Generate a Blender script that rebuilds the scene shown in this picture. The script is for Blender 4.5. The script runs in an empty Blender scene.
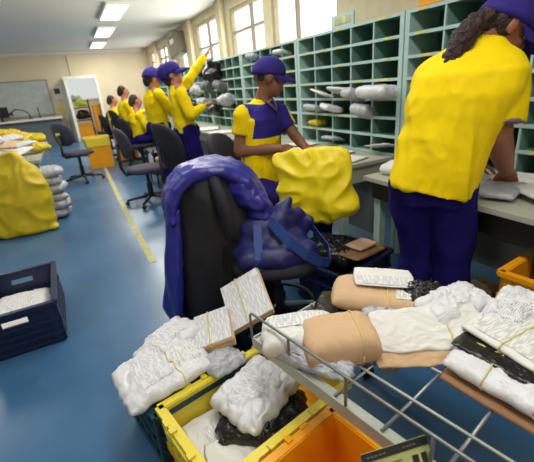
import bpy, bmesh, math, random
from mathutils import Vector, Matrix, noise, Quaternion
V = Vector
PI = math.pi
C = bpy.context.scene.collection
RNG = random.Random(7)

# ------------------------------------------------------------------ materials
def lin(c):
    return tuple((x/12.92 if x <= .04045 else ((x+.055)/1.055)**2.4) for x in [v/255 for v in c])
MATS = {}
def mat(name, rgb, rough=.6, metal=0, var=.08, scale=8, bump=0, bscale=60, spec=.5, coat=0, sheen=0, emit=0, subsurf=0):
    if name in MATS: return MATS[name]
    m = bpy.data.materials.new(name); m.use_nodes = True
    nt = m.node_tree; b = nt.nodes['Principled BSDF']
    c = lin(rgb)
    b.inputs['Roughness'].default_value = rough
    b.inputs['Metallic'].default_value = metal
    b.inputs['Specular IOR Level'].default_value = spec
    b.inputs['Coat Weight'].default_value = coat
    b.inputs['Sheen Weight'].default_value = sheen
    tc = nt.nodes.new('ShaderNodeTexCoord')
    n = nt.nodes.new('ShaderNodeTexNoise'); n.inputs['Scale'].default_value = scale; n.inputs['Detail'].default_value = 5
    nt.links.new(tc.outputs['Object'], n.inputs['Vector'])
    r = nt.nodes.new('ShaderNodeValToRGB')
    r.color_ramp.elements[0].position = .3; r.color_ramp.elements[1].position = .7
    r.color_ramp.elements[0].color = (*[max(0, x*(1-var)) for x in c], 1)
    r.color_ramp.elements[1].color = (*[min(1, x*(1+var)) for x in c], 1)
    nt.links.new(n.outputs['Fac'], r.inputs['Fac'])
    nt.links.new(r.outputs['Color'], b.inputs['Base Color'])
    if emit:
        b.inputs['Emission Color'].default_value = (*c, 1); b.inputs['Emission Strength'].default_value = emit
    if bump:
        n2 = nt.nodes.new('ShaderNodeTexNoise'); n2.inputs['Scale'].default_value = bscale; n2.inputs['Detail'].default_value = 4
        nt.links.new(tc.outputs['Object'], n2.inputs['Vector'])
        bp = nt.nodes.new('ShaderNodeBump'); bp.inputs['Strength'].default_value = bump; bp.inputs['Distance'].default_value = .01
        nt.links.new(n2.outputs['Fac'], bp.inputs['Height']); nt.links.new(bp.outputs['Normal'], b.inputs['Normal'])
    MATS[name] = m
    return m

def print_mat(name, paper, ink, scale=60, thr=.55):
    """paper with rows of unreadable small print"""
    m = mat(name, paper, .7, 0, .03)
    nt = m.node_tree; b = nt.nodes['Principled BSDF']
    tc = nt.nodes.new('ShaderNodeTexCoord')
    mp = nt.nodes.new('ShaderNodeMapping'); mp.inputs['Scale'].default_value = (scale*1.2, scale*.2, 1)
    w = nt.nodes.new('ShaderNodeTexWave'); w.wave_type = 'BANDS'; w.bands_direction = 'Y'; w.inputs['Scale'].default_value = scale*.45
    n = nt.nodes.new('ShaderNodeTexNoise'); n.inputs['Scale'].default_value = 1.; n.inputs['Detail'].default_value = 0
    nt.links.new(tc.outputs['Object'], w.inputs['Vector'])
    nt.links.new(tc.outputs['Object'], mp.inputs['Vector']); nt.links.new(mp.outputs['Vector'], n.inputs['Vector'])
    a = nt.nodes.new('ShaderNodeMath'); a.operation = 'GREATER_THAN'; a.inputs[1].default_value = .6
    c = nt.nodes.new('ShaderNodeMath'); c.operation = 'GREATER_THAN'; c.inputs[1].default_value = thr
    d = nt.nodes.new('ShaderNodeMath'); d.operation = 'MULTIPLY'
    nt.links.new(w.outputs['Fac'], a.inputs[0]); nt.links.new(n.outputs['Fac'], c.inputs[0])
    nt.links.new(a.outputs[0], d.inputs[0]); nt.links.new(c.outputs[0], d.inputs[1])
    mx = nt.nodes.new('ShaderNodeMixRGB'); mx.inputs[1].default_value = (*lin(paper), 1); mx.inputs[2].default_value = (*lin(ink), 1)
    nt.links.new(d.outputs[0], mx.inputs[0]); nt.links.new(mx.outputs[0], b.inputs['Base Color'])
    return m

M = dict(
 wall=mat('cream painted wall', (214,200,168), .8, var=.05, scale=1.5),
 ceil=mat('white ceiling paint', (226,221,210), .85, var=.03, scale=1),
 pier=mat('cream window pier', (216,200,168), .8),
 teal=mat('pale green painted steel', (172,200,196), .45, var=.06, scale=12),
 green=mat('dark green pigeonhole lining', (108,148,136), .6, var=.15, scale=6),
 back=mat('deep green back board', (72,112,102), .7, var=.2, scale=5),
 yshirt=mat('yellow uniform knit', (238,206,4), .8, var=.05, scale=20, spec=.2),
 ypoly=mat('yellow woven sack plastic', (206,180,24), .5, var=.08, scale=9, bump=.25, bscale=14, spec=.4),
 ysack2=mat('bright yellow sack plastic', (245,220,22), .42, var=.05, scale=6, bump=.2, bscale=12),
 navy=mat('royal blue uniform cloth', (44,36,124), .8, var=.1, scale=14, spec=.2),
 trous=mat('dark blue trouser cloth', (26,18,92), .85, var=.15, scale=9, spec=.15),
 cap=mat('violet blue cap cloth', (48,38,118), .8, var=.08, scale=30, spec=.2),
 skin=mat('brown skin', (142,88,62), .55, var=.07, scale=14),
 skin2=mat('dark brown skin', (136,88,64), .55, var=.07, scale=14),
 skin3=mat('light brown skin', (186,128,98), .55, var=.06, scale=14),
 hair=mat('dark brown curly hair', (46,28,26), .6, var=.35, scale=60, bump=.8, bscale=120),
 bhair=mat('black hair', (26,20,18), .6, var=.2, scale=60, bump=.5, bscale=120),
 black=mat('black plastic', (20,20,24), .45, var=.1),
 bfab=mat('black chair fabric', (28,28,40), .85, var=.2, scale=40),
 bfab2=mat('charcoal violet chair fabric', (58,54,72), .85, var=.15, scale=40),
 lining=mat('black jacket lining', (24,22,26), .62, var=.3, scale=10, bump=.3, bscale=8),
 jblue=mat('glossy royal blue nylon', (44,44,138), .38, var=.12, scale=8, bump=.25, bscale=18),
 strap=mat('sky blue webbing', (36,66,136), .6, var=.08, scale=60),
 jdark=mat('dark navy nylon', (28,30,92), .5, var=.15, scale=8),
 yline=mat('worn yellow floor paint', (176,174,112), .5, var=.25, scale=9),
 ycrate=mat('lemon yellow crate plastic', (226,206,58), .4, var=.05, scale=5),
 ocrate=mat('orange yellow crate plastic', (238,160,14), .4, var=.05, scale=5),
 ncrate=mat('navy crate plastic', (22,34,70), .4, var=.1, scale=5),
 tcrate=mat('dark teal crate plastic', (18,58,72), .45, var=.1, scale=5),
 poly=mat('white mailer plastic', (214,215,219), .38, var=.07, scale=14, bump=.5, bscale=38),
 poly2=mat('silver grey mailer plastic', (176,178,184), .33, var=.16, scale=16, bump=.6, bscale=40),
 bag=mat('black shiny bag plastic', (26,24,26), .28, var=.3, scale=18, bump=.6, bscale=40),
 paper=mat('white paper', (220,219,214), .7, var=.03),
 kraft=mat('brown kraft paper', (204,170,132), .75, var=.05, scale=10, bump=.08, bscale=30),
 kraft2=mat('brown cardboard', (142,104,72), .8, var=.08, scale=12),
 band=mat('tan rubber band', (214,200,120), .6),
 steel=mat('grey painted steel', (172,178,168), .4, .1, var=.08, scale=14),
 dsteel=mat('dark galvanised wire', (128,130,128), .35, .6, var=.12, scale=30),
 desk=mat('grey laminate counter', (172,172,158), .45, var=.05, scale=8),
 deskd=mat('grey desk panel', (98,106,106), .6, var=.06, scale=5),
 dark=mat('dark steel frame', (34,34,34), .5),
 wood=mat('light wooden window frame', (196,178,150), .6),
 wframe=mat('aluminium window bar', (150,140,122), .5),
 tag=mat('pale yellow label', (214,206,110), .6),
 white=mat('white enamel', (228,226,218), .5),
 screen=mat('black monitor', (18,20,26), .3),
 greenp=mat('lime plastic', (190,214,70), .5),
 cuff=mat('mauve grey cuff knit', (112,96,118), .8),
 eye=mat('eye white', (220,214,206), .3),
)
M['print'] = print_mat('printed address label', (224,224,220), (150,150,156), 150, .5)
M['print2'] = print_mat('printed newspaper wrap', (222,222,224), (164,166,174), 120, .45)
def glow(name, rgb, s):
    m = bpy.data.materials.new(name); m.use_nodes = True; nt = m.node_tree
    nt.nodes.remove(nt.nodes['Principled BSDF'])
    e = nt.nodes.new('ShaderNodeEmission'); e.inputs[0].default_value = (*lin(rgb), 1); e.inputs[1].default_value = s
    nt.links.new(e.outputs[0], nt.nodes['Material Output'].inputs[0]); return m
M['lamp'] = glow('lit fluorescent diffuser', (255,252,240), 5)
M['sky'] = glow('daylit window pane', (255,252,244), 2.2)
M['hall'] = glow('lit window of next room', (226,230,226), .9)
def floor_mat():
    m = mat('blue epoxy floor', (58,104,146), .3, var=.0)
    nt = m.node_tree; b = nt.nodes['Principled BSDF']
    tc = nt.nodes.new('ShaderNodeTexCoord')
    def noise_(s, det=6, rough=.6):
        n = nt.nodes.new('ShaderNodeTexNoise'); n.inputs['Scale'].default_value = s; n.inputs['Detail'].default_value = det; n.inputs['Roughness'].default_value = rough
        nt.links.new(tc.outputs['Object'], n.inputs['Vector']); return n
    a = noise_(1.6); r = nt.nodes.new('ShaderNodeValToRGB')
    r.color_ramp.elements[0].position = .3; r.color_ramp.elements[0].color = (*lin((48,90,130)), 1)
    r.color_ramp.elements[1].position = .72; r.color_ramp.elements[1].color = (*lin((68,112,150)), 1)
    nt.links.new(a.outputs['Fac'], r.inputs['Fac'])
    s = noise_(26, 8, .75); r2 = nt.nodes.new('ShaderNodeValToRGB')
    r2.color_ramp.elements[0].position = .66; r2.color_ramp.elements[0].color = (0,0,0,1)
    r2.color_ramp.elements[1].position = .74; r2.color_ramp.elements[1].color = (.35,.35,.35,1)
    nt.links.new(s.outputs['Fac'], r2.inputs['Fac'])
    mx = nt.nodes.new('ShaderNodeMixRGB'); mx.inputs[2].default_value = (*lin((150,170,186)), 1)
    nt.links.new(r2.outputs['Color'], mx.inputs[0]); nt.links.new(r.outputs['Color'], mx.inputs[1]); nt.links.new(mx.outputs[0], b.inputs['Base Color'])
    g = noise_(3, 5); mr = nt.nodes.new('ShaderNodeMapRange'); mr.inputs[3].default_value = .22; mr.inputs[4].default_value = .42
    nt.links.new(g.outputs['Fac'], mr.inputs[0]); nt.links.new(mr.outputs[0], b.inputs['Roughness'])
    b.inputs['Specular IOR Level'].default_value = .65
    return m
M['floor'] = floor_mat()

# ------------------------------------------------------------------ object helpers
def tag(o, label=None, cat=None, group=None, kind=None):
    if label: o['label'] = label
    if cat: o['category'] = cat
    if group: o['group'] = group
    if kind: o['kind'] = kind
    return o
def thing(name, label, cat, loc=(0,0,0), rz=0, group=None):
    o = bpy.data.objects.new(name, None); C.objects.link(o); o.empty_display_size = .05
    o.location = loc; o.rotation_euler = (0,0,rz)
    return tag(o, label, cat, group)
def wmat(o):
    m = Matrix.Identity(4)
    while o is not None:
        m = (Matrix.Translation(o.location) @ o.rotation_euler.to_matrix().to_4x4()) @ m; o = o.parent
    return m
def copy_tree(o, parent=None):
    c = o.copy(); C.objects.link(c); c.parent = parent
    for ch in list(o.children): copy_tree(ch, c)
    return c
def dup(o, loc, rz, label, group=None):
    c = copy_tree(o); c.location = loc; c.rotation_euler = (0,0,rz); c['label'] = label
    if group: c['group'] = group
    return c
def frame(d, hint=V((0,0,1))):
    d = V(d).normalized(); h = V(hint)
    if abs(d.dot(h.normalized())) > .98: h = V((1,0,0))
    x = h.cross(d).normalized(); y = d.cross(x).normalized()
    return x, y, d

class MB:
    def __init__(s): s.b = bmesh.new()
    def box(s, c, size, rot=None, bev=0):
        r = bmesh.ops.create_cube(s.b, size=1)
        vs = r['verts']
        for v in vs:
            p = V((v.co.x*size[0], v.co.y*size[1], v.co.z*size[2]))
            if rot is not None: p = rot @ p
            v.co = p + V(c)
        if bev:
            es = list({e for v in vs for e in v.link_edges})
            bmesh.ops.bevel(s.b, geom=es, offset=bev, segments=2, affect='EDGES', profile=.6)
        return s
    def rings(s, rings, caps=True, closed=True):
        prev = None; first = None
        for ring in rings:
            vs = [s.b.verts.new(p) for p in ring]
            if prev:
                n = len(vs)
                for i in range(n if closed else n-1):
                    j = (i+1) % n
                    s.b.faces.new((prev[i], prev[j], vs[j], vs[i]))
            else: first = vs
            prev = vs
        if caps:
            s.b.faces.new(list(reversed(first))); s.b.faces.new(prev)
        return s
    def cone(s, a, b, ra, rb=None, n=12, caps=True):
        a = V(a); b = V(b); rb = ra if rb is None else rb
        x, y, d = frame(b-a)
        return s.rings([[p + x*(r*math.cos(t)) + y*(r*math.sin(t)) for t in [2*PI*k/n for k in range(n)]] for p, r in ((a, ra), (b, rb))], caps)
    def ell(s, c, r, R=None, n=14, m=10):
        c = V(c); r = (r,)*3 if isinstance(r, (int, float)) else r
        res = bmesh.ops.create_uvsphere(s.b, u_segments=n, v_segments=m, radius=1)
        for v in res['verts']:
            p = V((v.co.x*r[0], v.co.y*r[1], v.co.z*r[2]))
            if R is not None: p = R @ p
            v.co = p + c
        return s
    def chain(s, pts, rad, n=12):
        for i, p in enumerate(pts):
            s.ell(p, rad[i], n=n, m=8)
            if i: s.cone(pts[i-1], p, rad[i-1], rad[i], n)
        return s
    def tube(s, pts, r, n=8, closed=False):
        pts = [V(p) for p in pts]; rings = []; N = len(pts)
        up = None
        for i, p in enumerate(pts):
            if closed: d = pts[(i+1) % N]-pts[i-1]
            else: d = (pts[min(i+1, N-1)]-pts[max(i-1, 0)])
            d.normalize()
            if up is None: x, y, _ = frame(d)
            else:
                x = (up - d*up.dot(d)).normalized(); y = d.cross(x)
            up = x
            rings.append([p + x*(r*math.cos(2*PI*k/n)) + y*(r*math.sin(2*PI*k/n)) for k in range(n)])
        if closed: rings.append(rings[0]); return s.rings(rings, False)
        return s.rings(rings)
    def strip(s, pts, width, thick, nrm=None):
        """flat webbing following pts; width vectors given per point or constant"""
        pts = [V(p) for p in pts]; rings = []
        for i, p in enumerate(pts):
            d = (pts[min(i+1, len(pts)-1)]-pts[max(i-1, 0)]).normalized()
            w = V(width[i] if isinstance(width, list) else width); n = d.cross(w).normalized()*thick
            rings.append([p-w/2-n/2, p+w/2-n/2, p+w/2+n/2, p-w/2+n/2])
        return s.rings(rings)
    def lathe(s, prof, c=(0,0,0), n=20, R=None):
        rings = []
        for r, z in prof:
            rings.append([(R @ V((r*math.cos(2*PI*k/n), r*math.sin(2*PI*k/n), z)) if R else V((r*math.cos(2*PI*k/n), r*math.sin(2*PI*k/n), z))) + V(c) for k in range(n)])
        return s.rings(rings)
    def build(s, name, m, parent=None, world=True, smooth=False, bevel=0, matfn=None, loc=None, rot=None):
        me = bpy.data.meshes.new(name)
        bmesh.ops.recalc_face_normals(s.b, faces=s.b.faces)
        if parent is not None and world: s.b.transform(wmat(parent).inverted())
        elif parent is None and loc is not None: s.b.transform(Matrix.Translation(-V(loc)))
        s.b.to_mesh(me); s.b.free()
        for mm in (m if isinstance(m, (list, tuple)) else [m]): me.materials.append(mm)
        if smooth:
            for p in me.polygons: p.use_smooth = True
        if matfn:
            for p in me.polygons: p.material_index = matfn(p.center)
        o = bpy.data.objects.new(name, me); C.objects.link(o)
        if parent is not None: o.parent = parent
        elif loc is not None: o.location = loc
        if bevel:
            bv = o.modifiers.new('bevel', 'BEVEL'); bv.width = bevel; bv.segments = 2; bv.limit_method = 'ANGLE'
        return o
    def vox(s, name, m, size, parent=None, smooth=4, disp=None, matfn=None, loc=None):
        """fuse everything into one continuous skin, then fold it with noise"""
        me = bpy.data.meshes.new('t'); s.b.to_mesh(me); s.b.free()
        o = bpy.data.objects.new('t', me); C.objects.link(o)
        r = o.modifiers.new('r', 'REMESH'); r.mode = 'VOXEL'; r.voxel_size = size
        if smooth:
            q = o.modifiers.new('s', 'SMOOTH'); q.iterations = smooth; q.factor = .5
        dg = bpy.context.evaluated_depsgraph_get()
        me2 = bpy.data.meshes.new_from_object(o.evaluated_get(dg))
        bpy.data.objects.remove(o); bpy.data.meshes.remove(me)
        me2.name = name; me2.materials.clear()
        if disp:
            ns = [v.normal.copy() for v in me2.vertices]
            for v, nn in zip(me2.vertices, ns): v.co += nn*disp(v.co)
        for mm in (m if isinstance(m, (list, tuple)) else [m]): me2.materials.append(mm)
        for p in me2.polygons:
            p.use_smooth = True
            p.material_index = matfn(p.center) if matfn else 0
        if parent is not None: me2.transform(wmat(parent).inverted())
        elif loc is not None: me2.transform(Matrix.Translation(-V(loc)))
        ob = bpy.data.objects.new(name, me2); C.objects.link(ob)
        if parent is not None: ob.parent = parent
        elif loc is not None: ob.location = loc
        return ob

def fold(amp, sx=(1,1,1), f=8, seed=0):
    o = V((seed*3.1, seed*1.7, seed*.9))
    def fn(p):
        q = V((p.x*sx[0], p.y*sx[1], p.z*sx[2]))*f + o
        w = q + V((noise.noise(q*.6), noise.noise(q*.6+V((5,5,5))), 0))*1.2
        return amp*(1-2*abs(noise.noise(w)) * 1.6) + amp*.4*noise.noise(q*2.7)
    return fn
def struct(o): o['kind'] = 'structure'; return o
def sbox(name, lo, hi, m):
    lo = V(lo); hi = V(hi)
    return struct(MB().box((lo+hi)/2, hi-lo).build(name, m, loc=(lo+hi)/2))

# ------------------------------------------------------------------ the room
H = 2.7; XR = 2.85; YB = 14.4; XL = -5.; YF = -2.5
sbox('floor', (XL-.2, YF-.2, -.1), (XR+.2, YB+4, 0), M['floor'])
sbox('ceiling', (XL-.2, YF-.2, H), (XR+.2, YB+4, H+.1), M['ceil'])
sbox('wall_left', (XL-.1, YF, 0), (XL, YB, H), M['wall'])
sbox('wall_front', (XL, YF-.1, 0), (XR, YF, H), M['wall'])
w = MB()   # back wall with the opening to the next room
w.box(((XL+.16)/2, YB+.05, H/2), (.16-XL, .1, H)); w.box(((1.02+XR)/2, YB+.05, H/2), (XR-1.02, .1, H)); w.box((.59, YB+.05, (1.88+H)/2), (.86, .1, H-1.88))
struct(w.build('wall_back', M['wall']))
# window wall
wins = [(3.79,5.30,.9,2.42,4.69,None), (5.56,6.85,.9,2.50,6.05,2.14), (7.5,8.85,.9,2.55,8.1,2.08), (9.75,10.35,.9,2.5,None,None), (11.6,12.7,.9,2.5,12.1,2.2), (12.95,14.0,.9,2.5,13.4,2.2)]
w = MB(); ys = [YF]
for a in wins: ys += [a[0], a[1]]
ys.append(YB)
for i in range(0, len(ys), 2):
    w.box((XR+.1, (ys[i]+ys[i+1])/2, H/2), (.2, ys[i+1]-ys[i], H))
for a in wins:
    w.box((XR+.1, (a[0]+a[1])/2, a[2]/2), (.2, a[1]-a[0], a[2])); w.box((XR+.1, (a[0]+a[1])/2, (a[3]+H)/2), (.2, a[1]-a[0], H-a[3]))
struct(w.build('wall_right', M['pier']))
for i, (y0, y1, z0, z1, mu, tr) in enumerate(wins):
    f = MB(); t = .05
    for (c, s_) in (((XR+.06, y0+t/2, (z0+z1)/2), (.08, t, z1-z0)), ((XR+.06, y1-t/2, (z0+z1)/2), (.08, t, z1-z0)), ((XR+.06, (y0+y1)/2, z0+t/2), (.08, y1-y0-2*t, t)), ((XR+.06, (y0+y1)/2, z1-t/2), (.08, y1-y0-2*t, t))):
        f.box(c, s_)
    root = struct(f.build('window_%d' % (i+1), M['wood'], loc=(XR+.06, (y0+y1)/2, z0)))
    if mu: MB().box((XR+.05, mu, (z0+z1)/2), (.05, .045, z1-z0-.1)).build('mullion', M['wframe'], root)
    if tr: MB().box((XR+.055, (y0+y1)/2, tr), (.045, y1-y0-.1, .04)).build('transom', M['wframe'], root)
    MB().box((XR+.09, (y0+y1)/2, (z0+z1)/2), (.006, y1-y0-.09, z1-z0-.09)).build('pane', M['sky'], root)
for i, y in enumerate((7.17, 9.1, 9.3, 10.65, 12.83)):   # piers standing proud between the windows
    sbox('trim_%d' % (i+3), (XR-.10, y-.13, 0), (XR-.002, y+.1, H-.005), M['pier'])
sbox('trim_1', (XL, YB-.06, H-.09), (XR-.2, YB-.001, H-.004), M['ceil'])
# floor line, worn paint
b = MB()
pts = [(.335,2.95), (.33,4.2), (.345,5.6), (.375,7.6), (.39,8.6)]
for (x0,y0),(x1,y1) in zip(pts, pts[1:]):
    b.box(((x0+x1)/2, (y0+y1)/2, .0015), (.055, y1-y0, .003), Matrix.Rotation(-math.atan2(x1-x0, y1-y0), 3, 'Z'))
struct(b.build('trim_2', M['yline']))
# the doorway and next room
d = MB()
d.box((.12, YB-.03, .94), (.12, .16, 1.88)); d.box((1.05, YB-.03, .94), (.08, .16, 1.88)); d.box((.58, YB-.03, 1.92), (1.02, .16, .09))
root = struct(d.build('door_1', M['white'], loc=(.58, YB, 0)))
MB().box((.04, YB-.42, .93), (.04, .7, 1.84), Matrix.Rotation(.2, 3, 'Z')).build('door_leaf', M['white'], root)
sbox('wall_hall_left', (-.7, YB+.1, 0), (-.6, YB+4, H), M['wall']); sbox('wall_hall_right', (2., YB+.1, 0), (2.1, YB+4, H), M['wall'])
sbox('wall_hall_back', (-.6, YB+3.9, 0), (2., YB+4, H), M['wall'])
root = struct(MB().box((.62, YB+3.87, 1.65), (1.7, .04, .9)).build('window_7', M['white'], loc=(.62, YB+3.87, 1.2)))
MB().box((.62, YB+3.84, 1.65), (1.6, .01, .8)).build('pane', M['hall'], root)

# ceiling lights
def ceiling_light(x, y, label):
    t = thing('ceiling_light', label, 'ceiling light', (x, y, H), 0, 'ceiling lights in a row')
    b = MB()
    for sx in (-1,1): b.box((x+sx*.185, y, H-.02), (.03, 1.46, .04))
    for sy in (-1,1): b.box((x, y+sy*.715, H-.02), (.34, .03, .04))
    b.build('lamp_frame', M['white'], t)
    MB().box((x, y, H-.018), (.338, 1.398, .02)).build('diffuser', M['lamp'], t)
lab = {8.05:'nearest and largest rectangular fluorescent ceiling light in view', 10.45:'second rectangular ceiling light, between the largest and the third', 12.9:'third and smallest rectangular ceiling light, nearest the back wall'}
for x, y in ((1.13,8.05), (1.17,10.45), (1.2,12.9)): ceiling_light(x, y, lab[y])
# lights
def area(name, loc, size, power, rot=(0,0,0), col=(1,.97,.9)):
    l = bpy.data.lights.new(name, 'AREA'); l.shape = 'RECTANGLE'; l.size, l.size_y = size; l.energy = power; l.color = col
    o = bpy.data.objects.new(name, l); C.objects.link(o); o.location = loc; o.rotation_euler = rot; return o
for y in (8.05, 10.45, 12.9): area('overhead_light', (1.2, y, H-.04), (.33, 1.38), 38)
for x, y in ((1.0,5.4), (.9,3.0), (.6,.7), (-2.4,6.4), (-2.4,10.5), (-2.2,1.5), (.4,-1.6)): area('overhead_light', (x, y, H-.02), (.33, 1.38), 44 if y > 5 else 30)  # row carried on overhead out of view; left-hand ones are added unseen fill
area('hall_light', (.7, YB+2, H-.1), (1, 1), 40)
for (y0, y1, z0, z1, mu, tr) in wins:
    area('window_daylight', (XR-.02, (y0+y1)/2, (z0+z1)/2+.1), (1.1, y1-y0), (42 if y0 < 7 else 24 if y0 < 9 else 6), (0, math.radians(90), 0), (.95,.98,1))

# ------------------------------------------------------------------ pigeonhole shelving
XS = 1.985; Z0 = .745; PITCH = .1265
def shelving(y0, y1, ncol, label, xs=XS, ztop=None, nrow=7, detail=True):
    t = thing('pigeonhole_shelf', label, 'shelving', (xs, (y0+y1)/2, 0), 0, 'pigeonhole shelving units along the window wall')
    dp = .27; P = .018; L = y1-y0
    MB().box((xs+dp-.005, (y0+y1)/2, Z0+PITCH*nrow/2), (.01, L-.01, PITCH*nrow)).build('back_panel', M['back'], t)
    for y in (y0+P, y1-P):
        MB().box((xs+dp/2, y, (Z0+PITCH*nrow)/2+.006), (dp, P*2-.002, Z0+PITCH*nrow+.012)).build('side_post', M['teal'], t)
    for k in range(nrow+1):
        z = Z0+PITCH*k
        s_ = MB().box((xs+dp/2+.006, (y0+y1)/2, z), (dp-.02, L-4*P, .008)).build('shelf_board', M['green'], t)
        MB().box((xs+.004, (y0+y1)/2, z), (.008, L-4*P, .019)).build('front_lip', M['teal'], s_)
    w_ = (L-4*P)/ncol
    for c in range(1, ncol):
        y = y0+2*P+c*w_
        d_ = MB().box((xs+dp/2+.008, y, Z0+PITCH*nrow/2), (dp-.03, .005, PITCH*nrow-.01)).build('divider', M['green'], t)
        MB().box((xs+.007, y, Z0+PITCH*nrow/2), (.008, .011, PITCH*nrow-.01)).build('front_lip', M['teal'], d_)
    if detail:
        r = random.Random(int(y0*100))
        for k in range(nrow+1):
            for c in range(ncol):
                if r.random() < .6:
                    MB().box((xs-.0015, y0+2*P+(c+.3+r.random()*.4)*w_, Z0+PITCH*k), (.002, .05+.05*r.random(), .014)).build('label_sticker', M['tag'], t)
    return t
shelving(.62, 1.955, 5, 'pale green pigeonhole shelving behind the standing worker at right')
shelving(1.965, 3.255, 5, 'pale green pigeonhole shelving holding white parcels, left of the standing worker')
shelving(3.265, 4.555, 5, 'pale green pigeonhole shelving directly behind the seated worker in a cap')
shelving(4.565, 5.85, 5, 'pale green pigeonhole shelving just left of the seated worker')
shelving(5.86, 7.15, 5, 'cluttered pigeonhole shelving under the raised hand of the reaching worker', detail=False)
shelving(7.16, 8.6, 5, 'far pigeonhole shelving behind the reaching worker', detail=False)
shelving(8.61, 11.2, 8, 'farthest pigeonhole shelving along the window wall', detail=False)

# sign and bin on top of the shelves
zt = Z0+PITCH*7+.012
t = thing('shelf_sign', 'pale green label board with yellowish writing on the shelving top', 'sign', (2.0, 2.6, zt))
MB().box((2.0, 2.6, zt+.045), (.012, .27, .09)).build('board', M['teal'], t)
MB().box((1.992, 2.6, zt+.045), (.004, .2, .045)).build('label_strip', print_mat('faded yellow sign print', (206,206,160), (120,130,90), 70, .45), t)
t = thing('storage_bin', 'yellow plastic bin on top of the shelving above the standing worker', 'bin', (2.1, 1.76, zt))
b = MB(); b.box((2.1,1.76,zt+.008), (.2,.2,.012))
for sx in (-1,1): b.box((2.1+sx*.1,1.76,zt+.06), (.012,.22,.12)); b.box((2.1,1.76+sx*.105,zt+.06), (.2,.012,.12))
b.build('bin_body', M['ocrate'], t, bevel=.003)
MB().box((2.1,1.76,zt+.125), (.235,.25,.012)).build('bin_rim', M['ycrate'], t)

# ------------------------------------------------------------------ parcels
def pillow_fn(w, l, h, amp, seed, p=3.0, f=9):
    o = V((seed*7.3, seed*2.9, seed*1.3))
    def S(u, v, side):
        k = max(0, (1-abs(u)**p)*(1-abs(v)**p))**.5
        q = V((u*w, v*l, .3*side))*f+o
        q2 = q+V((noise.noise(q*.7),noise.noise(q*.7+V((3,1,2))),0))*1.3
        n1 = abs(noise.noise(q2)); n2 = abs(noise.noise(V((q2.y*2.7, q2.x*1.9, 4.4)))); n3 = abs(noise.noise(q2*4.3+V((9,2,5))))
        r = (.55-1.5*n1)*amp + amp*.75*(1-3*min(n2,.33)) + amp*.38*(1-3*min(n3,.33)) - amp*.5
        e = V((noise.noise(V((u*3,v*3,seed))), noise.noise(V((u*3,v*3,seed+9))), 0))*amp*1.2
        c = 1-.06*(u*u*v*v)
        return V((u*w/2*c, v*l/2*c, side*h/2*k + (r if side > 0 else r*.5)*(.25+.75*k)*(1 if side > 0 else .6))) + e
    return S
def parcel(name, label, cat, c, size, rot, m, seed=1, amp=.006, group=None, n=44, p=3.6, labels=(), bands=(), f=9):
    """soft parcel: rot = (tilt_x, tilt_y, yaw)"""
    w, l, h = size; S = pillow_fn(w, l, h, amp, seed, p, f)
    b = MB(); g = {}
    for s_ in (1,-1):
        for i in range(n+1):
            for j in range(n+1):
                edge = i in (0,n) or j in (0,n)
                if edge and s_ == -1: g[(s_,i,j)] = g[(1,i,j)]; continue
                g[(s_,i,j)] = b.b.verts.new(S(-1+2*i/n, -1+2*j/n, s_))
    for s_ in (1,-1):
        for i in range(n):
            for j in range(n):
                b.b.faces.new((g[(s_,i,j)], g[(s_,i+1,j)], g[(s_,i+1,j+1)], g[(s_,i,j+1)]))
    o = b.build(name, m, smooth=True)
    o.location = c; o.rotation_euler = rot
    tag(o, label, cat, group)
    for (u0,u1,v0,v1,mm,nm) in labels:
        b = MB(); k = 10; gr = []
        for i in range(k+1):
            gr.append([b.b.verts.new(S(u0+(u1-u0)*i/k, v0+(v1-v0)*j/k, 1)+V((0,0,.0022))) for j in range(k+1)])
        for i in range(k):
            for j in range(k): b.b.faces.new((gr[i][j], gr[i+1][j], gr[i+1][j+1], gr[i][j+1]))
        b.build(nm, mm, o, world=False, smooth=True)
    for (ax, val) in bands:
        pts = [S(*((val, -1+2*i/24) if ax == 'u' else (-1+2*i/24, val)), 1)+V((0,0,.003)) for i in range(25)]
        pts += [S(*((val, 1-2*i/24) if ax == 'u' else (1-2*i/24, val)), -1)-V((0,0,.003)) for i in range(25)]
        MB().tube(pts, .0022, 6).build('rubber_band', M['band'], o, world=False, smooth=True)
    return o
LBL = lambda a=-.5,b=.4,c=-.45,d=.5: (a,b,c,d,M['print'],'address_label')

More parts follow.
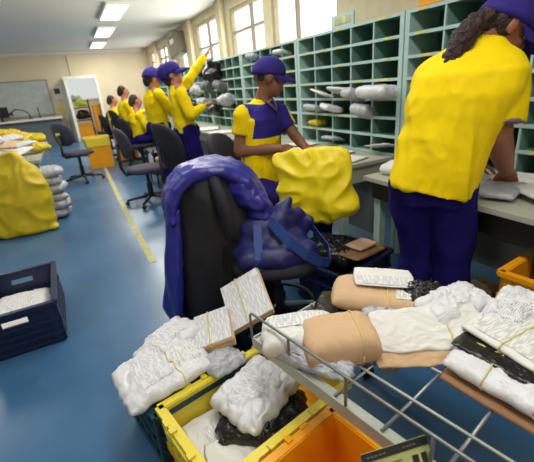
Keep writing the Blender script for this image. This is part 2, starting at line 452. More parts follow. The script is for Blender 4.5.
# pigeonhole contents
ph = [ # y, z, (size), rot, mat, label
 ((1.95,2.13,1.175),(.22,.30,.085),(0,.1,.05),M['poly'],'long white parcel sticking out of the shelving beside the standing worker'),
 ((1.97,2.42,1.155),(.19,.20,.075),(0,.35,-.3),M['poly2'],'grey plastic parcel poking out of the shelving, left of the long white parcel'),
 ((1.97,2.60,1.19),(.17,.19,.025),(.1,.3,.4),M['paper'],'white envelope leaning in a pigeonhole above the rounded grey parcel'),
 ((1.96,2.30,1.04),(.17,.17,.08),(.1,.4,.2),M['poly2'],'rounded grey parcel in a pigeonhole under the long white parcel'),
 ((1.96,2.82,1.17),(.18,.21,.018),(.25,.3,.1),M['paper'],'thin white envelope sticking out of the leftmost column of parcel shelving'),
 ((1.97,2.72,1.055),(.17,.18,.05),(.1,.25,-.2),M['poly'],'white packet in the pigeonhole left of the rounded grey parcel'),
 ((1.97,2.97,1.05),(.17,.16,.05),(.1,.25,.2),M['poly2'],'small grey packet in the leftmost pigeonhole column'),
 ((1.98,2.13,.80),(.19,.20,.012),(-.12,.25,.3),M['paper'],'white letter hanging out of the lowest pigeonhole beside the standing worker'),
 ((2.0,2.74,.80),(.17,.17,.03),(0,.2,.1),M['poly2'],'grey envelope in a lowest pigeonhole above the counter papers'),
 ((2.02,3.0,.92),(.14,.13,.05),(0,.1,.1),M['ypoly'],'yellow packet in a pigeonhole at the left of the parcel shelving'),
 ((1.99,4.18,1.57),(.16,.17,.05),(0,.3,.2),M['poly2'],'grey packet in a top pigeonhole above the seated worker'),
 ((2.02,3.6,1.56),(.15,.15,.04),(0,.2,.1),M['paper'],'white packet in a top pigeonhole right of the seated worker cap'),
]
for i,(c,s,r,m,l) in enumerate(ph): parcel('parcel', l, 'parcel', c, s, r, m, 20+i, .007, 'parcels in the pigeonholes', n=20, p=7)
r = random.Random(3)
spots = ['by the raised hand','under the raised hand','right of the reaching worker','level with the reaching worker face','next to the seated worker shoulder','beside the seated worker cap','below the window pier','over the far counter','behind the reaching worker','near the middle of the far shelving']
mm_ = [M['poly2'],M['bag'],M['paper'],M['deskd'],M['deskd'],M['poly2']]; cn = ['grey','black','white','slate grey','dark grey','silver grey']
pos = [(5.55,1.5),(6.05,1.52),(6.3,1.27),(5.75,1.3),(5.2,1.3),(5.0,1.12),(6.0,1.08),(5.5,.98),(7.4,1.35),(6.9,1.1)]
for i,(y,z) in enumerate(pos):
    o = parcel('mail_bag', '%s plastic mail bag bulging from far shelving, %s' % (cn[i%6], spots[i]), 'bag', (1.93, y, z), (.20, .24, .12), (r.uniform(-.3,.3), r.uniform(.1,.5), r.uniform(-.4,.4)), mm_[i%6], 40+i, .02, 'mail bags in the far shelving', n=14)

# ------------------------------------------------------------------ counters
def counter(name, label, y0, y1, x0, x1, legs, z=.74, panel=True):
    t = thing(name, label, 'counter', ((x0+x1)/2, (y0+y1)/2, 0))
    MB().box(((x0+x1)/2, (y0+y1)/2, z-.014), (x1-x0, y1-y0, .028), bev=.004).build('worktop', M['desk'], t)
    MB().box(((x0+x1)/2+.02, (y0+y1)/2, z-.085), (x1-x0-.06, y1-y0-.04, .11)).build('drawer_box', M['desk'] if name=='sorting_counter' else M['dark'], t)
    if panel: MB().box((x1-.12, (y0+y1)/2, .42), (.02, y1-y0-.1, .5)).build('modesty_panel', M['deskd'], t)
    for (x, y) in legs: MB().box((x, y, (z-.14)/2), (.045, .05, z-.14)).build('leg', M['teal'], t)
    return t
counter('sorting_counter', 'grey sorting counter beside the seated worker, scattered with papers', 2.0, 6.8, 1.56, 1.97, [(1.62,2.1),(1.92,2.1),(1.62,4.4),(1.92,4.4),(1.62,6.7)])
t = counter('work_counter', 'grey worktop strewn with mail, in front of the standing worker', -.4, 1.72, 1.47, 1.97, [(1.56,1.67),(1.9,1.67),(1.52,-.3),(1.9,-.3)], panel=False)
MB().box((1.62, .63, .52), (.02, 1.9, .24)).build('modesty_panel', M['deskd'], t)
MB().tube([(1.66,-.2,.385),(1.66,1.6,.385)], .012).build('foot_rail', M['white'], t)
def sheet(name, label, cat, c, size, rz, m, group=None, tilt=(0,0), h=.006, seed=1):
    return parcel(name, label, cat, c, (size[0], size[1], h), (tilt[0], tilt[1], rz), m, seed, .002, group, n=12, p=12)
cp = [((1.70,2.2),.3,(.22,.30),'white form on the sorting counter end, nearest the yellow sack'),((1.82,2.45),-.2,(.21,.28),'white sheet on the sorting counter under the parcel shelving'),
 ((1.68,2.72),.5,(.24,.3),'open white papers on the sorting counter left of the nearest form'),((1.84,3.0),.1,(.22,.28),'pale sheet at the back of the sorting counter'),
 ((1.68,4.7),.2,(.26,.34),'white paper stack on the far counter left of the seated worker'),((1.72,5.3),-.3,(.3,.36),'white paper pile on the far counter beside the reaching worker')]
for i,((x,y),rz,s,l) in enumerate(cp): sheet('paper_sheet', l, 'paper', (x,y,.747+.004*(i%2)), s, rz, M['paper'], 'papers on the sorting counter', seed=70+i, h=.006 if i<4 else .03)
cp = [((1.74,1.22),-.2,(.30,.22,.02),'white envelope under the standing worker hand'),((1.66,1.02),.35,(.26,.18,.03),'clear wrinkled mailer at the front edge of the work counter'),
 ((1.80,.82),-.5,(.36,.24,.018),'large white envelope on the work counter right of the hand'),((1.66,.62),.1,(.34,.26,.016),'white newspaper at the right end of the work counter'),((1.9,1.04),.3,(.14,.3,.02),'white letter at the back of the work counter'),
 ((1.66,1.62),.2,(.22,.16,.06),'crumpled white packet on the left end of the work counter')]
for i,((x,y),rz,s,l) in enumerate(cp): parcel('envelope', l, 'envelope', (x,y,.757+.010*(i%3)), s, (.02,-.02*i,rz), M['poly2'] if i==1 else M['paper'], 80+i, .005, 'mail on the work counter', n=16, p=8)

# ------------------------------------------------------------------ crates
def crate(name, label, c, ux, L, W, Hh, m, m2=None, z0=0, hole=True, ribs=3, latch=False, group='plastic mail crates', pattern=False):
    """c = centre on the floor, ux = direction angle of the long side"""
    t = thing(name, label, 'crate', (c[0], c[1], z0), ux, group)
    m2 = m2 or m; th = .012
    def side(len_, off, rot):
        b = MB(); R = Matrix.Rotation(rot, 3, 'Z')
        def bx(cx, cz, sx, sz, dy=0, ty=th):
            b.box(R @ V((cx, off+dy, cz)), (sx, ty, sz) if abs(math.sin(rot)) < .5 else (sx, ty, sz), R)
        hw, hz0, hz1 = (.13, Hh*.68, Hh*.68+.035) if hole else (0, 0, 0)
        if hole:
            bx(0, hz0/2, len_, hz0); bx(0, (hz1+Hh)/2, len_, Hh-hz1)
            s_ = (len_-hw)/2
            for k in (-1,1): bx(k*(hw+s_)/2, (hz0+hz1)/2, s_, hz1-hz0)
            for k in (-1,1):
                bx(k*(hw/2), (hz0+hz1)/2, .006, hz1-hz0+.02, .009, .01)
        else: bx(0, Hh/2, len_, Hh)
        bx(0, Hh-.006, len_+.03, .02, .012, .028)      # rim lip
        for k in range(ribs):
            bx(0, Hh*(.1+.5*k/max(1,ribs-1)) if ribs > 1 else Hh*.4, len_+.01, .012, .012, .014)
        for k in (-1,1): bx(k*(len_/2-.02), Hh/2, .03, Hh*.96, .010, .012)
        n = int(len_/.07)
        for k in range(1, n): bx(-len_/2+len_*k/n, Hh*.3, .006, Hh*.5, .010, .010)
        b.build('crate_wall', m, t, world=False)
        if latch:
            b = MB()
            for k in (-1,1): b.box(R @ V((k*len_*.3, off+.026, Hh-.008)), (.03,.012,.03), R); b.box(R @ V((k*len_*.17, off+.022, Hh+.006)), (.02,.022,.012), R)
            b.box(R @ V((0, off+.03, Hh-.025)), (len_*.62,.008,.022), R)
            b.build('latch', m, t, world=False)
    side(L, W/2, 0); side(L, W/2, PI); side(W, L/2, PI/2); side(W, L/2, -PI/2)
    MB().box((0,0,.006), (L-.01, W-.01, .012)).build('crate_floor', m2, t, world=False)
    if pattern:
        b = MB()
        for k in range(14):
            b.box((W*0+ -L/2-.0, -W/2+.03+(W-.06)*k/13, Hh*.45), (.004,.007,.02))
        b.build('vent_slots', M['black'], t, world=False)
    return t
U = math.atan2(.217, .976)
u = V((.976,.217,0)); v = V((.217,-.976,0))
def corner(bl, L, W): p = V((bl[0], bl[1], 0))+u*L/2+v*W/2; return (p.x, p.y)
crate('plastic_crate', 'navy blue crate alone on the floor at the left edge', (-.53, 2.48), PI/2+.03, .58, .39, .265, M['ncrate'], ribs=4)
crate('plastic_crate', 'dark teal crate heaped with white mail, behind the lemon yellow crate', corner((-.035,1.372),.53,.31), U, .53, .31, .28, M['tcrate'])
crate('plastic_crate', 'orange crate stacked under the lemon yellow crate', corner((.065,1.05),.5,.325), U, .50, .325, .13, M['ocrate'], hole=False, ribs=1)
crate('plastic_crate', 'lemon yellow open crate holding a crumpled white parcel', corner((.055,1.06),.52,.345), U, .52, .345, .165, M['ycrate'], M['ocrate'], z0=.135, latch=True, ribs=2, hole=False)
crate('plastic_crate', 'empty orange crate at the bottom under the grey wire trolley', corner((.02,.635),.52,.345), U, .52, .345, .3, M['ocrate'], latch=True, ribs=2, hole=False)
crate('plastic_crate', 'dark navy crate of black bags beneath the yellow sack and counter end', (1.33,1.72), U+.05, .46, .34, .26, M['ncrate'], ribs=2)
crate('plastic_crate', 'orange yellow crate stacked on the teal crate at the right edge', (1.66,.64), U-.1, .5, .34, .27, M['ocrate'], z0=.26, hole=False)
crate('plastic_crate', 'teal crate on the floor at the right edge under the orange yellow crate', (1.64,.63), U-.1, .5, .34, .24, M['tcrate'])
# contents of the crates
parcel('parcel', 'white mail bundle lying inside the navy blue crate', 'parcel', (-.53,2.48,.11), (.34,.5,.1), (0,.05,.05), M['paper'], 5, .008, labels=[LBL()])
parcel('plastic_bag', 'black plastic bag slumped over the dark navy crate', 'bag', (1.29,1.78,.285), (.3,.32,.12), (.2,.1,.5), M['bag'], 6, .02)
parcel('cardboard_flat', 'brown cardboard flap lying on the dark navy crate', 'cardboard', (1.40,1.66,.30), (.36,.2,.018), (.05,.12,.3), M['kraft2'], 7, .002, p=14)
parcel('mail_packet', 'white packet on the brown cardboard in the dark navy crate', 'parcel', (1.42,1.67,.325), (.2,.12,.02), (.05,.1,.3), M['kraft'], 8, .002, p=10)

# heap on the teal crate
parcel('mail_bundle', 'crumpled white plastic mail bundle on the teal crate, leftmost of the heap', 'mail bundle', (.09,1.225,.325), (.34,.26,.07), (.05,-.10,.18), M['poly'], 11, .012, 'white mail heaped on the teal crate', labels=[(-.6,.15,-.6,.5,M['print2'],'printed_wrap'),(.3,.85,-.5,.3,M['print'],'address_label')], bands=[('u',.2)])
parcel('mail_bundle', 'white bulging mail bundle at the back of the teal crate heap', 'mail bundle', (.15,1.345,.345), (.26,.20,.07), (-.1,-.15,.5), M['poly'], 12, .012, 'white mail heaped on the teal crate', labels=[(-.5,.5,-.5,.5,M['print2'],'printed_wrap')])
def bundle(label, c, size, rot, n=9, seed=1):
    """tied stack of magazines"""
    r = random.Random(seed); w_, l_, h_ = size
    t = thing('magazine_bundle', label, 'magazine bundle', c, 0, 'magazine bundles on the teal crate'); t.rotation_euler = rot
    b = MB(); e = MB()
    for k in range(n):
        z = -h_/2+h_*(k+.5)/n
        (e if k < n-1 else b).box((r.uniform(-.004,.004), r.uniform(-.004,.004), z), (w_, l_, h_/n*.86), Matrix.Rotation(r.uniform(-.02,.02),3,'Z'), bev=.001)
    e.build('pages', M['kraft'], t, world=False); b.build('cover', M['print2'], t, world=False)
    pts = [(-.1*w_, -l_/2-.004, -h_/2-.003), (-.1*w_, -l_/2-.004, h_/2+.003), (-.1*w_, l_/2+.004, h_/2+.003), (-.1*w_, l_/2+.004, -h_/2-.003)]
    MB().tube(pts, .0025, 6, True).build('rubber_band', M['band'], t, world=False)
    return t
bundle('tied magazine bundle with brown page edges in the middle of the teal crate heap', (.325,1.285,.365), (.15,.19,.05), (.12,-.22,-.30), seed=2)
bundle('upright leaning magazine bundle at the right of the teal crate heap', (.50,1.33,.43), (.19,.25,.03), (.35,-.45,-.35), n=6, seed=3)
parcel('mail_bundle', 'small grey mail packet squeezed below the tied magazines', 'mail bundle', (.31,1.15,.315), (.16,.12,.06), (.1,.1,.3), M['poly2'], 13, .01, 'white mail heaped on the teal crate')
# inside the yellow crate
c0 = V((.055,1.06,0))
def yc(a, b, z): p = c0+u*a+v*b; return (p.x, p.y, z)
parcel('parcel', 'crumpled silver white parcel on top inside the lemon yellow crate', 'parcel', yc(.285,.145,.275), (.28,.22,.10), (.1,-.05,.4), M['poly'], 14, .014, labels=[(-.5,.2,-.4,.5,M['print2'],'printed_wrap')], f=11)
parcel('plastic_bag', 'black plastic bag under the silver white parcel in the lemon yellow crate', 'bag', yc(.27,.20,.215), (.32,.22,.09), (.1,.1,-.5), M['bag'], 15, .02, f=11)
parcel('envelope', 'white envelope on the floor of the lemon yellow crate', 'envelope', yc(.13,.15,.185), (.21,.26,.02), (.05,.1,.2), M['paper'], 16, .004, 'envelopes in the lemon yellow crate', labels=[LBL()], p=8)
parcel('envelope', 'white envelope nearest the viewer in the lemon yellow crate', 'envelope', yc(.13,.25,.20), (.22,.14,.014), (.05,.15,-.1), M['paper'], 17, .003, 'envelopes in the lemon yellow crate', p=8)
t = thing('crate_label', 'small printed paper label stuck on the lemon yellow crate wall', 'label', yc(.36,.352+.017,.21), U)
MB().box((0,0,0), (.07,.003,.045)).build('label_paper', M['print'], t, world=False)
# floor litter right of the trolley
lit = [((1.62,1.30,.09),(.26,.2,.14),(.6,.3,.3),M['poly2'],'grey white mail packet on the floor by the standing worker foot'),
 ((1.80,1.18,.08),(.24,.2,.14),(.3,.2,.7),M['paper'],'white boxy packet on the floor right of the standing worker'),
 ((1.62,1.02,.08),(.26,.24,.14),(.1,.2,.1),M['poly'],'white crumpled packet on the floor before the teal edge crate'),
 ((1.98,1.2,.04),(.22,.2,.06),(.1,.1,.4),M['kraft2'],'brown packet on the floor under the work counter'),
 ((1.44,.80,.2),(.22,.16,.02),(.7,-.4,.5),M['poly2'],'upright grey cardboard mailer leaning by the teal edge crate')]
for i,(c,s,rr,m,l) in enumerate(lit): parcel('floor_packet', l, 'parcel', c, s, rr, m, 90+i, .01, 'packets on the floor at right', n=16, p=6)

# ------------------------------------------------------------------ wire trolley
A = V((.21,-.978,0)).normalized(); B = V((.978,.21,0)).normalized()
P0 = V((.375,.985,0)); ZD = .5
def tp(a, b, z): p = P0+A*a+B*b; return V((p.x, p.y, z))
t = thing('wire_trolley', 'grey steel wire trolley carrying parcels in the foreground', 'trolley', tp(.45,.3,0))
ra = math.atan2(A.y, A.x); RA = Matrix.Rotation(ra, 3, 'Z')
LT = .95; WT = .60
b = MB()
b.box(tp(LT/2, 0, ZD-.012), (LT, .006, .040), RA); b.box(tp(LT/2, .016, ZD-.004), (LT, .034, .005), RA)
b.build('side_bar', M['steel'], t, bevel=.001)
MB().box(tp(0, WT/2, ZD-.012), (.006, WT, .034), RA).build('end_bar', M['steel'], t)
MB().box(tp(LT/2, WT, ZD-.012), (LT, .006, .034), RA).build('side_bar', M['steel'], t)
MB().box(tp(LT, WT/2, ZD-.012), (.006, WT, .034), RA).build('end_bar', M['steel'], t)
for k in range(6): MB().tube([tp(.06+.148*k, .01, ZD+.002), tp(.06+.148*k, WT, ZD+.002)], .0048).build('cross_rod', M['dsteel'], t, smooth=True)
for bb in (.14, .28, .42): MB().tube([tp(0, bb, ZD+.009), tp(LT, bb, ZD+.009)], .004).build('long_rod', M['steel'], t, smooth=True)
rp = [tp(0,.0,ZD), tp(0,0,ZD+.092), tp(.006,0,ZD+.102), tp(.018,0,ZD+.106)]+[tp(.02+.9*k/8,0,ZD+.106) for k in range(1,9)]
MB().tube(rp, .0045).build('guard_rail', M['dsteel'], t, smooth=True)
for a in (.185,.40,.63): MB().tube([tp(a,.002,ZD), tp(a,.002,ZD+.106)], .0045).build('rail_post', M['dsteel'], t, smooth=True)
for a, bb in ((.05,.34),(.05,.57),(.9,.05),(.9,.57)):
    MB().tube([tp(a,bb,.07), tp(a,bb,ZD-.01)], .011, 10).build('leg', M['steel'], t, smooth=True)
    b = MB(); p = tp(a,bb,.035); b.lathe([(.0,-.012),(.03,-.012),(.034,0),(.03,.012),(.0,.012)], p, 20, Matrix.Rotation(PI/2,3,'X')); b.build('caster', M['black'], t, smooth=True)
b = MB(); b.tube([tp(.27,.40,.30)+V((.022*math.cos(x),.022*math.sin(x),0)) for x in [2*PI*k/16 for k in range(16)]], .009, 8, True)
b.build('tube_socket', M['steel'], t, smooth=True)
# sign card hung on the rail
e1 = V((.149,-.033,.0)).normalized(); e2 = V((-.004,-.034,-.045)).normalized(); e2 = (e2-e1*e2.dot(e1)).normalized(); e3 = e1.cross(e2).normalized()
if e3.z < 0: e3 = -e3
rc = Matrix((e1, -e2, e3)).transposed()
cc = V((.4455,.4145,.57))+e2*.05
t = thing('sign_card', 'pale green card with black header hung at the bottom of the trolley', 'sign', cc)
def cd(x,y,z=0): return cc+rc@V((x,y,z))
MB().box(cd(0,0), (.153,.10,.003), rc).build('card', mat('pale green card', (176,180,110), .6), t)
MB().box(cd(0,.0415,.002), (.153,.017,.002), rc).build('header', M['black'], t)
b = MB()
for k in range(5): b.box(cd(-.062+.009*k,.041,.0035), (.006,.0025,.001), rc)
for k in range(4): b.box(cd(.020+.008*k,.041,.0035), (.005,.0025,.001), rc)
b.build('header_print', M['deskd'], t)['kind'] = 'stuff'
b = MB()
for (x,w_) in ((.040,.014),(.060,.012)): b.box(cd(x,.010,.002), (w_,.022,.002), rc)
b.box(cd(-.02,.020,.002),(.06,.0015,.001),rc)
b.build('black_lettering', M['black'], t)

# parcels on the trolley
parcel('kraft_parcel', 'kraft paper wrapped roll with magazines showing, front left on the trolley', 'parcel', (.568,.765,.560), (.23,.165,.115), (.08,-.03,-.36), M['kraft'], 31, .002, p=5, bands=[('u',.45)], f=5)
parcel('magazine_sheaf', 'white magazine sheaf sticking out of the kraft roll at the trolley corner', 'magazines', (.485,.862,.555), (.24,.150,.085), (.06,-.05,-.46), M['paper'], 32, .005, p=4.5, labels=[(-.8,.8,-.2,.8,M['print2'],'printed_wrap')], f=9)
parcel('plastic_sleeve', 'silver plastic sleeve under the kraft roll beside the guard rail', 'parcel', (.462,.78,.528), (.29,.075,.05), (.3,0,-1.05), M['poly2'], 33, .012, p=3, f=18)
parcel('kraft_parcel', 'kraft wrapped bundle under white papers, farthest back on the trolley', 'parcel', (.838,.875,.565), (.35,.20,.080), (-.02,.05,-.74), M['kraft'], 34, .003, p=4.5, bands=[('u',.1)], labels=[(.25,.6,-.75,-.2,M['print'],'address_label')], f=5)
parcel('magazine_sheaf', 'flat dark edged magazines lying under the farthest kraft bundle', 'magazines', (.80,.87,.518), (.42,.22,.018), (-.02,.02,-.72), M['bag'], 35, .002, p=12)
parcel('magazine_sheaf', 'white printed papers lying on the farthest kraft bundle', 'magazines', (.872,.905,.614), (.21,.15,.006), (-.05,.05,-.66), M['paper'], 36, .002, p=16, labels=[(-.9,.9,-.9,.0,M['print2'],'printed_page')])
parcel('plastic_bag', 'black crinkled plastic parcel right of the farthest kraft bundle', 'bag', (.935,.765,.575), (.15,.13,.085), (.2,.1,-.5), M['bag'], 37, .012, p=3, f=18)
parcel('plastic_sleeve', 'silver grey crumpled sleeve between the two kraft wrapped parcels', 'parcel', (.775,.745,.545), (.21,.14,.06), (.1,.15,-.5), M['poly2'], 38, .014, p=3, f=18)
parcel('white_parcel', 'bulging white plastic parcel behind the folded kraft envelope', 'parcel', (.965,.685,.582), (.24,.14,.085), (.05,-.05,-.05), M['poly'], 39, .009, p=3.4, f=13)
parcel('kraft_envelope', 'wide white envelope with a cream underside jutting out in trolley middle', 'envelope', (.812,.655,.572), (.34,.15,.018), (.42,-.06,-.52), M['paper'], 41, .006, p=10, bands=[('u',.35)], f=7)
parcel('kraft_flap', 'brown underside flap of the jutting trolley envelope', 'envelope', (.788,.612,.545), (.35,.12,.008), (.50,-.06,-.54), M['kraft'], 42, .003, p=12)
parcel('white_parcel', 'crumpled white plastic parcel at the right frame edge on the trolley', 'parcel', (1.06,.555,.580), (.26,.14,.075), (.05,-.15,.15), M['poly'], 43, .012, p=3.4, labels=[(-.5,.3,-.5,.4,M['print2'],'printed_wrap')], f=14)
parcel('cardboard_flat', 'brown cardboard sheet beneath the banded white parcels', 'cardboard', (.872,.37,.512), (.40,.23,.014), (0,0,-1.40), M['kraft2'], 44, .001, p=20)
parcel('white_parcel', 'white plastic packet with dark strap at the front right of the trolley', 'parcel', (.878,.385,.545), (.38,.21,.055), (0,.0,-1.40), M['poly'], 45, .008, p=4.5, bands=[('v',.1),('u',.25),('u',-.4)], f=10)
parcel('plastic_bag', 'black strip of plastic between the two banded white packets', 'bag', (.915,.405,.570), (.37,.18,.022), (0,.0,-1.47), M['bag'], 47, .003, p=6)
parcel('magazine_sheaf', 'printed white sheet with pink border topping the banded packet', 'magazines', (.972,.43,.588), (.34,.20,.022), (.02,.03,-1.58), M['paper'], 46, .003, p=8, labels=[(-.85,.85,-.8,.8,M['print'],'printed_page')], bands=[('u',.3),('u',-.25)])

# ------------------------------------------------------------------ office chairs
def office_chair(label, loc, rz, seat_z=.46, back_h=.94, fabric=None, back_r=(.20,.18), group='black office chairs', ring=False, plate=False, tilt=.18):
    """faces local +X"""
    fabric = fabric or M['bfab']
    t = thing('office_chair', label, 'chair', loc, rz, group)
    b = MB()
    R = []
    for z, k in ((0,.90),(.012,1),(.04,1),(.062,.93),(.07,.75)):
        R.append([V((.225*k*math.copysign(abs(math.cos(a))**.75, math.cos(a)), .225*k*math.copysign(abs(math.sin(a))**.75, math.sin(a)), seat_z+z-.07)) for a in [2*PI*i/28 for i in range(28)]])
    b.rings(R); b.build('seat', fabric, t, world=False, smooth=True)
    # backrest, curved pad
    b = MB(); cz = back_h-back_r[1]; R = []
    def pt(a, k, off):
        y = back_r[0]*k*math.copysign(abs(math.cos(a))**.8, math.cos(a)); z = back_r[1]*k*math.copysign(abs(math.sin(a))**.8, math.sin(a))
        return V((-.235+off+1.3*y*y-tilt*z, y, cz+z))
    for k, off in ((.5,-.03),(.92,-.026),(1,-.012),(1,.012),(.93,.026),(.5,.024)):
        R.append([pt(2*PI*i/28, k, off) for i in range(28)])
    b.rings(R); bk = b.build('backrest', fabric, t, world=False, smooth=True)
    if plate: tag(MB().box((-.268,.02,cz+.01), (.006,.09,.045)).build('paper_label', M['tag'], bk, world=False), 'pale yellow label')
    MB().tube([(-.1,0,seat_z-.075),(-.25,0,seat_z-.07),(-.29,0,seat_z+.02),(-.28,0,cz)], .018).build('back_bracket', M['black'], t, world=False, smooth=True)
    b = MB(); b.cone((0,0,.09),(0,0,seat_z-.07), .026, .022); b.cone((0,0,.09),(0,0,.26), .034,.034); b.box((0,0,seat_z-.08),(.2,.16,.025))
    b.build('gas_column', M['black'], t, world=False, smooth=False)
    for k in range(5):
        a = 2*PI*k/5+.3; e = V((.30*math.cos(a), .30*math.sin(a), .062))
        lg = MB(); lg.cone((0,0,.10), e, .024, .014); lg.build('base_leg', M['black'], t, world=False, smooth=True)
        MB().ell((e.x, e.y, .027), (.027,.027,.027)).build('caster', M['black'], t, world=False, smooth=True)
    if ring:
        MB().tube([(.205*math.cos(x), .205*math.sin(x), .15) for x in [2*PI*i/28 for i in range(28)]], .011, 8, True).build('foot_ring', M['black'], t, world=False, smooth=True)
        for k in range(3):
            a = 2*PI*k/3; MB().tube([(.02*math.cos(a),.02*math.sin(a),.15),(.2*math.cos(a),.2*math.sin(a),.15)], .007).build('ring_spoke', M['steel'], t, world=False)
    MB().tube([(.0,-.05,seat_z-.085),(.03,-.2,seat_z-.09)], .007).build('lever', M['black'], t, world=False) if not ring else None
    return t
office_chair('empty black office chair farthest left, with a small label on its backrest', (-.02,7.0,0), .75, .50, .97, M['bfab2'], plate=True)
office_chair('empty black office chair straddling the yellow floor line', (.69,4.80,0), .12, .47, .95, M['bfab2'])
office_chair('black round-backed chair partly hidden behind the blue jacket', (.93,3.62,0), .2, .50, 1.04, M['bfab'], back_r=(.25,.22))
office_chair('black chair the seated worker in the cap sits on', (1.08,2.47,0), math.atan2(-.70,.72), .52, .99, M['bfab'], back_r=(.21,.2))
JC = V((.80,1.63,0)); jang = math.atan2(-.5,.86)
office_chair('black drafting chair draped with the blue jacket and blue bag', JC, jang, .47, .92, M['bfab'], ring=True)
office_chair('black office chair at the left frame edge behind the yellow sack', (-.95,5.12,0), -.2, .62, .90, M['bfab'])
office_chair('dark office chair in front of the far doorway', (.75,10.2,0), 2.4, .52, 1.0, M['bfab'])
office_chair('dark office chair right of the one before the doorway', (1.15,10.8,0), 2.0, .52, 1.0, M['bfab'])

# teardrop adjustment lever hanging below the draped chair seat
# ------------------------------------------------------------------ jacket over the chair
fx = V((math.cos(jang), math.sin(jang), 0)); fy = V((-fx.y, fx.x, 0))   # chair forward, chair left
bc = JC - fx*.30                                                            # backrest foot point
def jp(a, b, z): return bc+fx*a+fy*b+V((0,0,z))
t = thing('jacket', 'royal blue jacket with black lining draped over the drafting chair back', 'jacket', (bc.x,bc.y,0))
cam2 = V((-bc.x,-bc.y,0)).normalized(); camr = V((-cam2.y, cam2.x, 0))     # towards the near side / its right
def jring(z, cx, wr, wd, n=28, ph=0, k=.02):
    return [V((bc.x,bc.y,z))+camr*(cx+ (wr*math.cos(a))*(1+k*math.sin(5*a+ph)))+cam2*(wd*math.sin(a)*(1+k*2*math.sin(7*a+ph))) for a in [2*PI*i/n for i in range(n)]]
b = MB()
b.rings([jring(.07,.015,.235,.115), jring(.25,.01,.23,.12,ph=.5), jring(.45,.01,.22,.115,ph=1), jring(.65,.01,.195,.11,ph=1.2), jring(.80,.0,.165,.10,ph=1.4), jring(.90,-.01,.13,.08), jring(.945,-.02,.07,.05)])
b.vox('lining', M['lining'], .012, t, 3, fold(.010,(1,1,.3),7,3))
b = MB()   # outer shell wraps the far side and the left, arching over the top
def shell_ring(z, cx, wr, wd, a0, a1, th, n=24):
    outer = []; inner = []
    for i in range(n+1):
        a = a0+(a1-a0)*i/n
        k = 1+.03*math.sin(6*a+z*7)
        outer.append(V((bc.x,bc.y,z))+camr*(cx+wr*k*math.cos(a))+cam2*(wd*k*math.sin(a)))
        inner.append(V((bc.x,bc.y,z))+camr*(cx+(wr-th)*k*math.cos(a))+cam2*((wd-th)*k*math.sin(a)))
    return outer+inner[::-1]
D2 = math.radians
lv = [(.05,.0,.235,.15,50,-140),(.25,.0,.24,.155,50,-140),(.45,.0,.235,.15,52,-140)]
R = []
for z, cx, wr, wd, o1, o2 in [(.06,-.02,.29,.15,0,0),(.2,-.03,.30,.155,0,0),(.4,-.02,.275,.155,0,0),(.6,-.01,.245,.15,0,0),(.76,-.01,.22,.145,0,0)]:
    R.append(shell_ring(z, cx, wr, wd, D2(138), D2(365-0), .035))
b.rings(R)
b.vox('outer_shell', M['jblue'], .011, t, 3, fold(.010,(1,1,.25),8,5))
b = MB()   # the shoulders folded over the top: dome with an arched front opening
for k in range(22):
    s_ = k/21; a = PI*(1-s_)
    r0 = .185; p = V((bc.x,bc.y,0))+camr*(.005+.205*math.cos(a)+.03*s_)+V((0,0,.72+.235*math.sin(a)**.8-.04*s_))
    b.ell(p+cam2*.06-V((0,0,.012)), (.035,.045,.035)); b.ell(p, (.05,.055,.035)); b.ell(p-cam2*.06, (.06,.06,.04)); b.ell(p-cam2*.12, (.06,.06,.04))
b.vox('shoulders', M['jblue'], .011, t, 8, fold(.006,(1,1,1),9,6))
b = MB()  # sleeve falling towards the seat
b.chain([jp(0,0,0)*0+V((bc.x,bc.y,.84))+camr*.14+cam2*.02, V((bc.x,bc.y,.74))+camr*.22+cam2*.06, V((bc.x,bc.y,.62))+camr*.27+cam2*.05, V((bc.x,bc.y,.54))+camr*.30+cam2*.03], [.07,.068,.06,.05])
b.vox('sleeve', M['jblue'], .011, t, 4, fold(.010,(1,1,1),13,7))
b = MB(); b.strip([V((bc.x,bc.y,z))-camr*(.262-.02*z)+cam2*(.02) for z in (.22,.28,.34)], V((.03,0,0)), .004); b.build('reflective_tab', M['poly2'], t)

# ------------------------------------------------------------------ blue bag on the seat
t = thing('tote_bag', 'blue nylon bag with wide straps slumped on the drafting chair seat', 'bag', (JC.x,JC.y,.44))
b = MB()
sx = camr; sc = V((JC.x,JC.y,0))
def bp(r_, d_, z): return sc+camr*r_+cam2*d_+V((0,0,z))
b.chain([bp(-.12,.02,.52), bp(.0,.06,.515), bp(.10,.02,.52)], [.085,.09,.085]); b.chain([bp(-.10,-.0,.59), bp(.03,.0,.62), bp(.12,-.02,.63)], [.08,.08,.06]); b.chain([bp(-.15,.12,.50), bp(0,.15,.49), bp(.14,.12,.50)], [.06,.065,.06])
b.chain([bp(.06,-.0,.68), bp(.09,0,.735)], [.05,.02]); b.chain([bp(.15,-.02,.56), bp(.19,0,.61)], [.05,.03]); b.chain([bp(.02,-.02,.64), bp(-.02,-.02,.68)], [.04,.02])
b.ell(bp(-.17,.05,.50), (.06,.06,.05))
b.vox('bag_body', M['jdark'], .009, t, 10, fold(.008,(1,1,1),8,9))
MB().strip([bp(-.03,.10,.68), bp(.04,.20,.60), bp(.12,.215,.52), bp(.2,.19,.455), bp(.255,.15,.43)], [V((0,0,.05))+camr*.02]*5, .004).build('strap', M['strap'], t)
MB().strip([bp(-.11,.19,.46), bp(-.11,.19,.52), bp(-.10,.14,.59), bp(-.09,.09,.66)], camr*.04, .004).build('strap', M['strap'], t)
MB().strip([bp(.255,.15,.43), bp(.27,.08,.48), bp(.22,0,.56), bp(.15,-.03,.62)], [V((0,0,.04))+cam2*.02]*4, .004).build('strap', M['strap'], t)
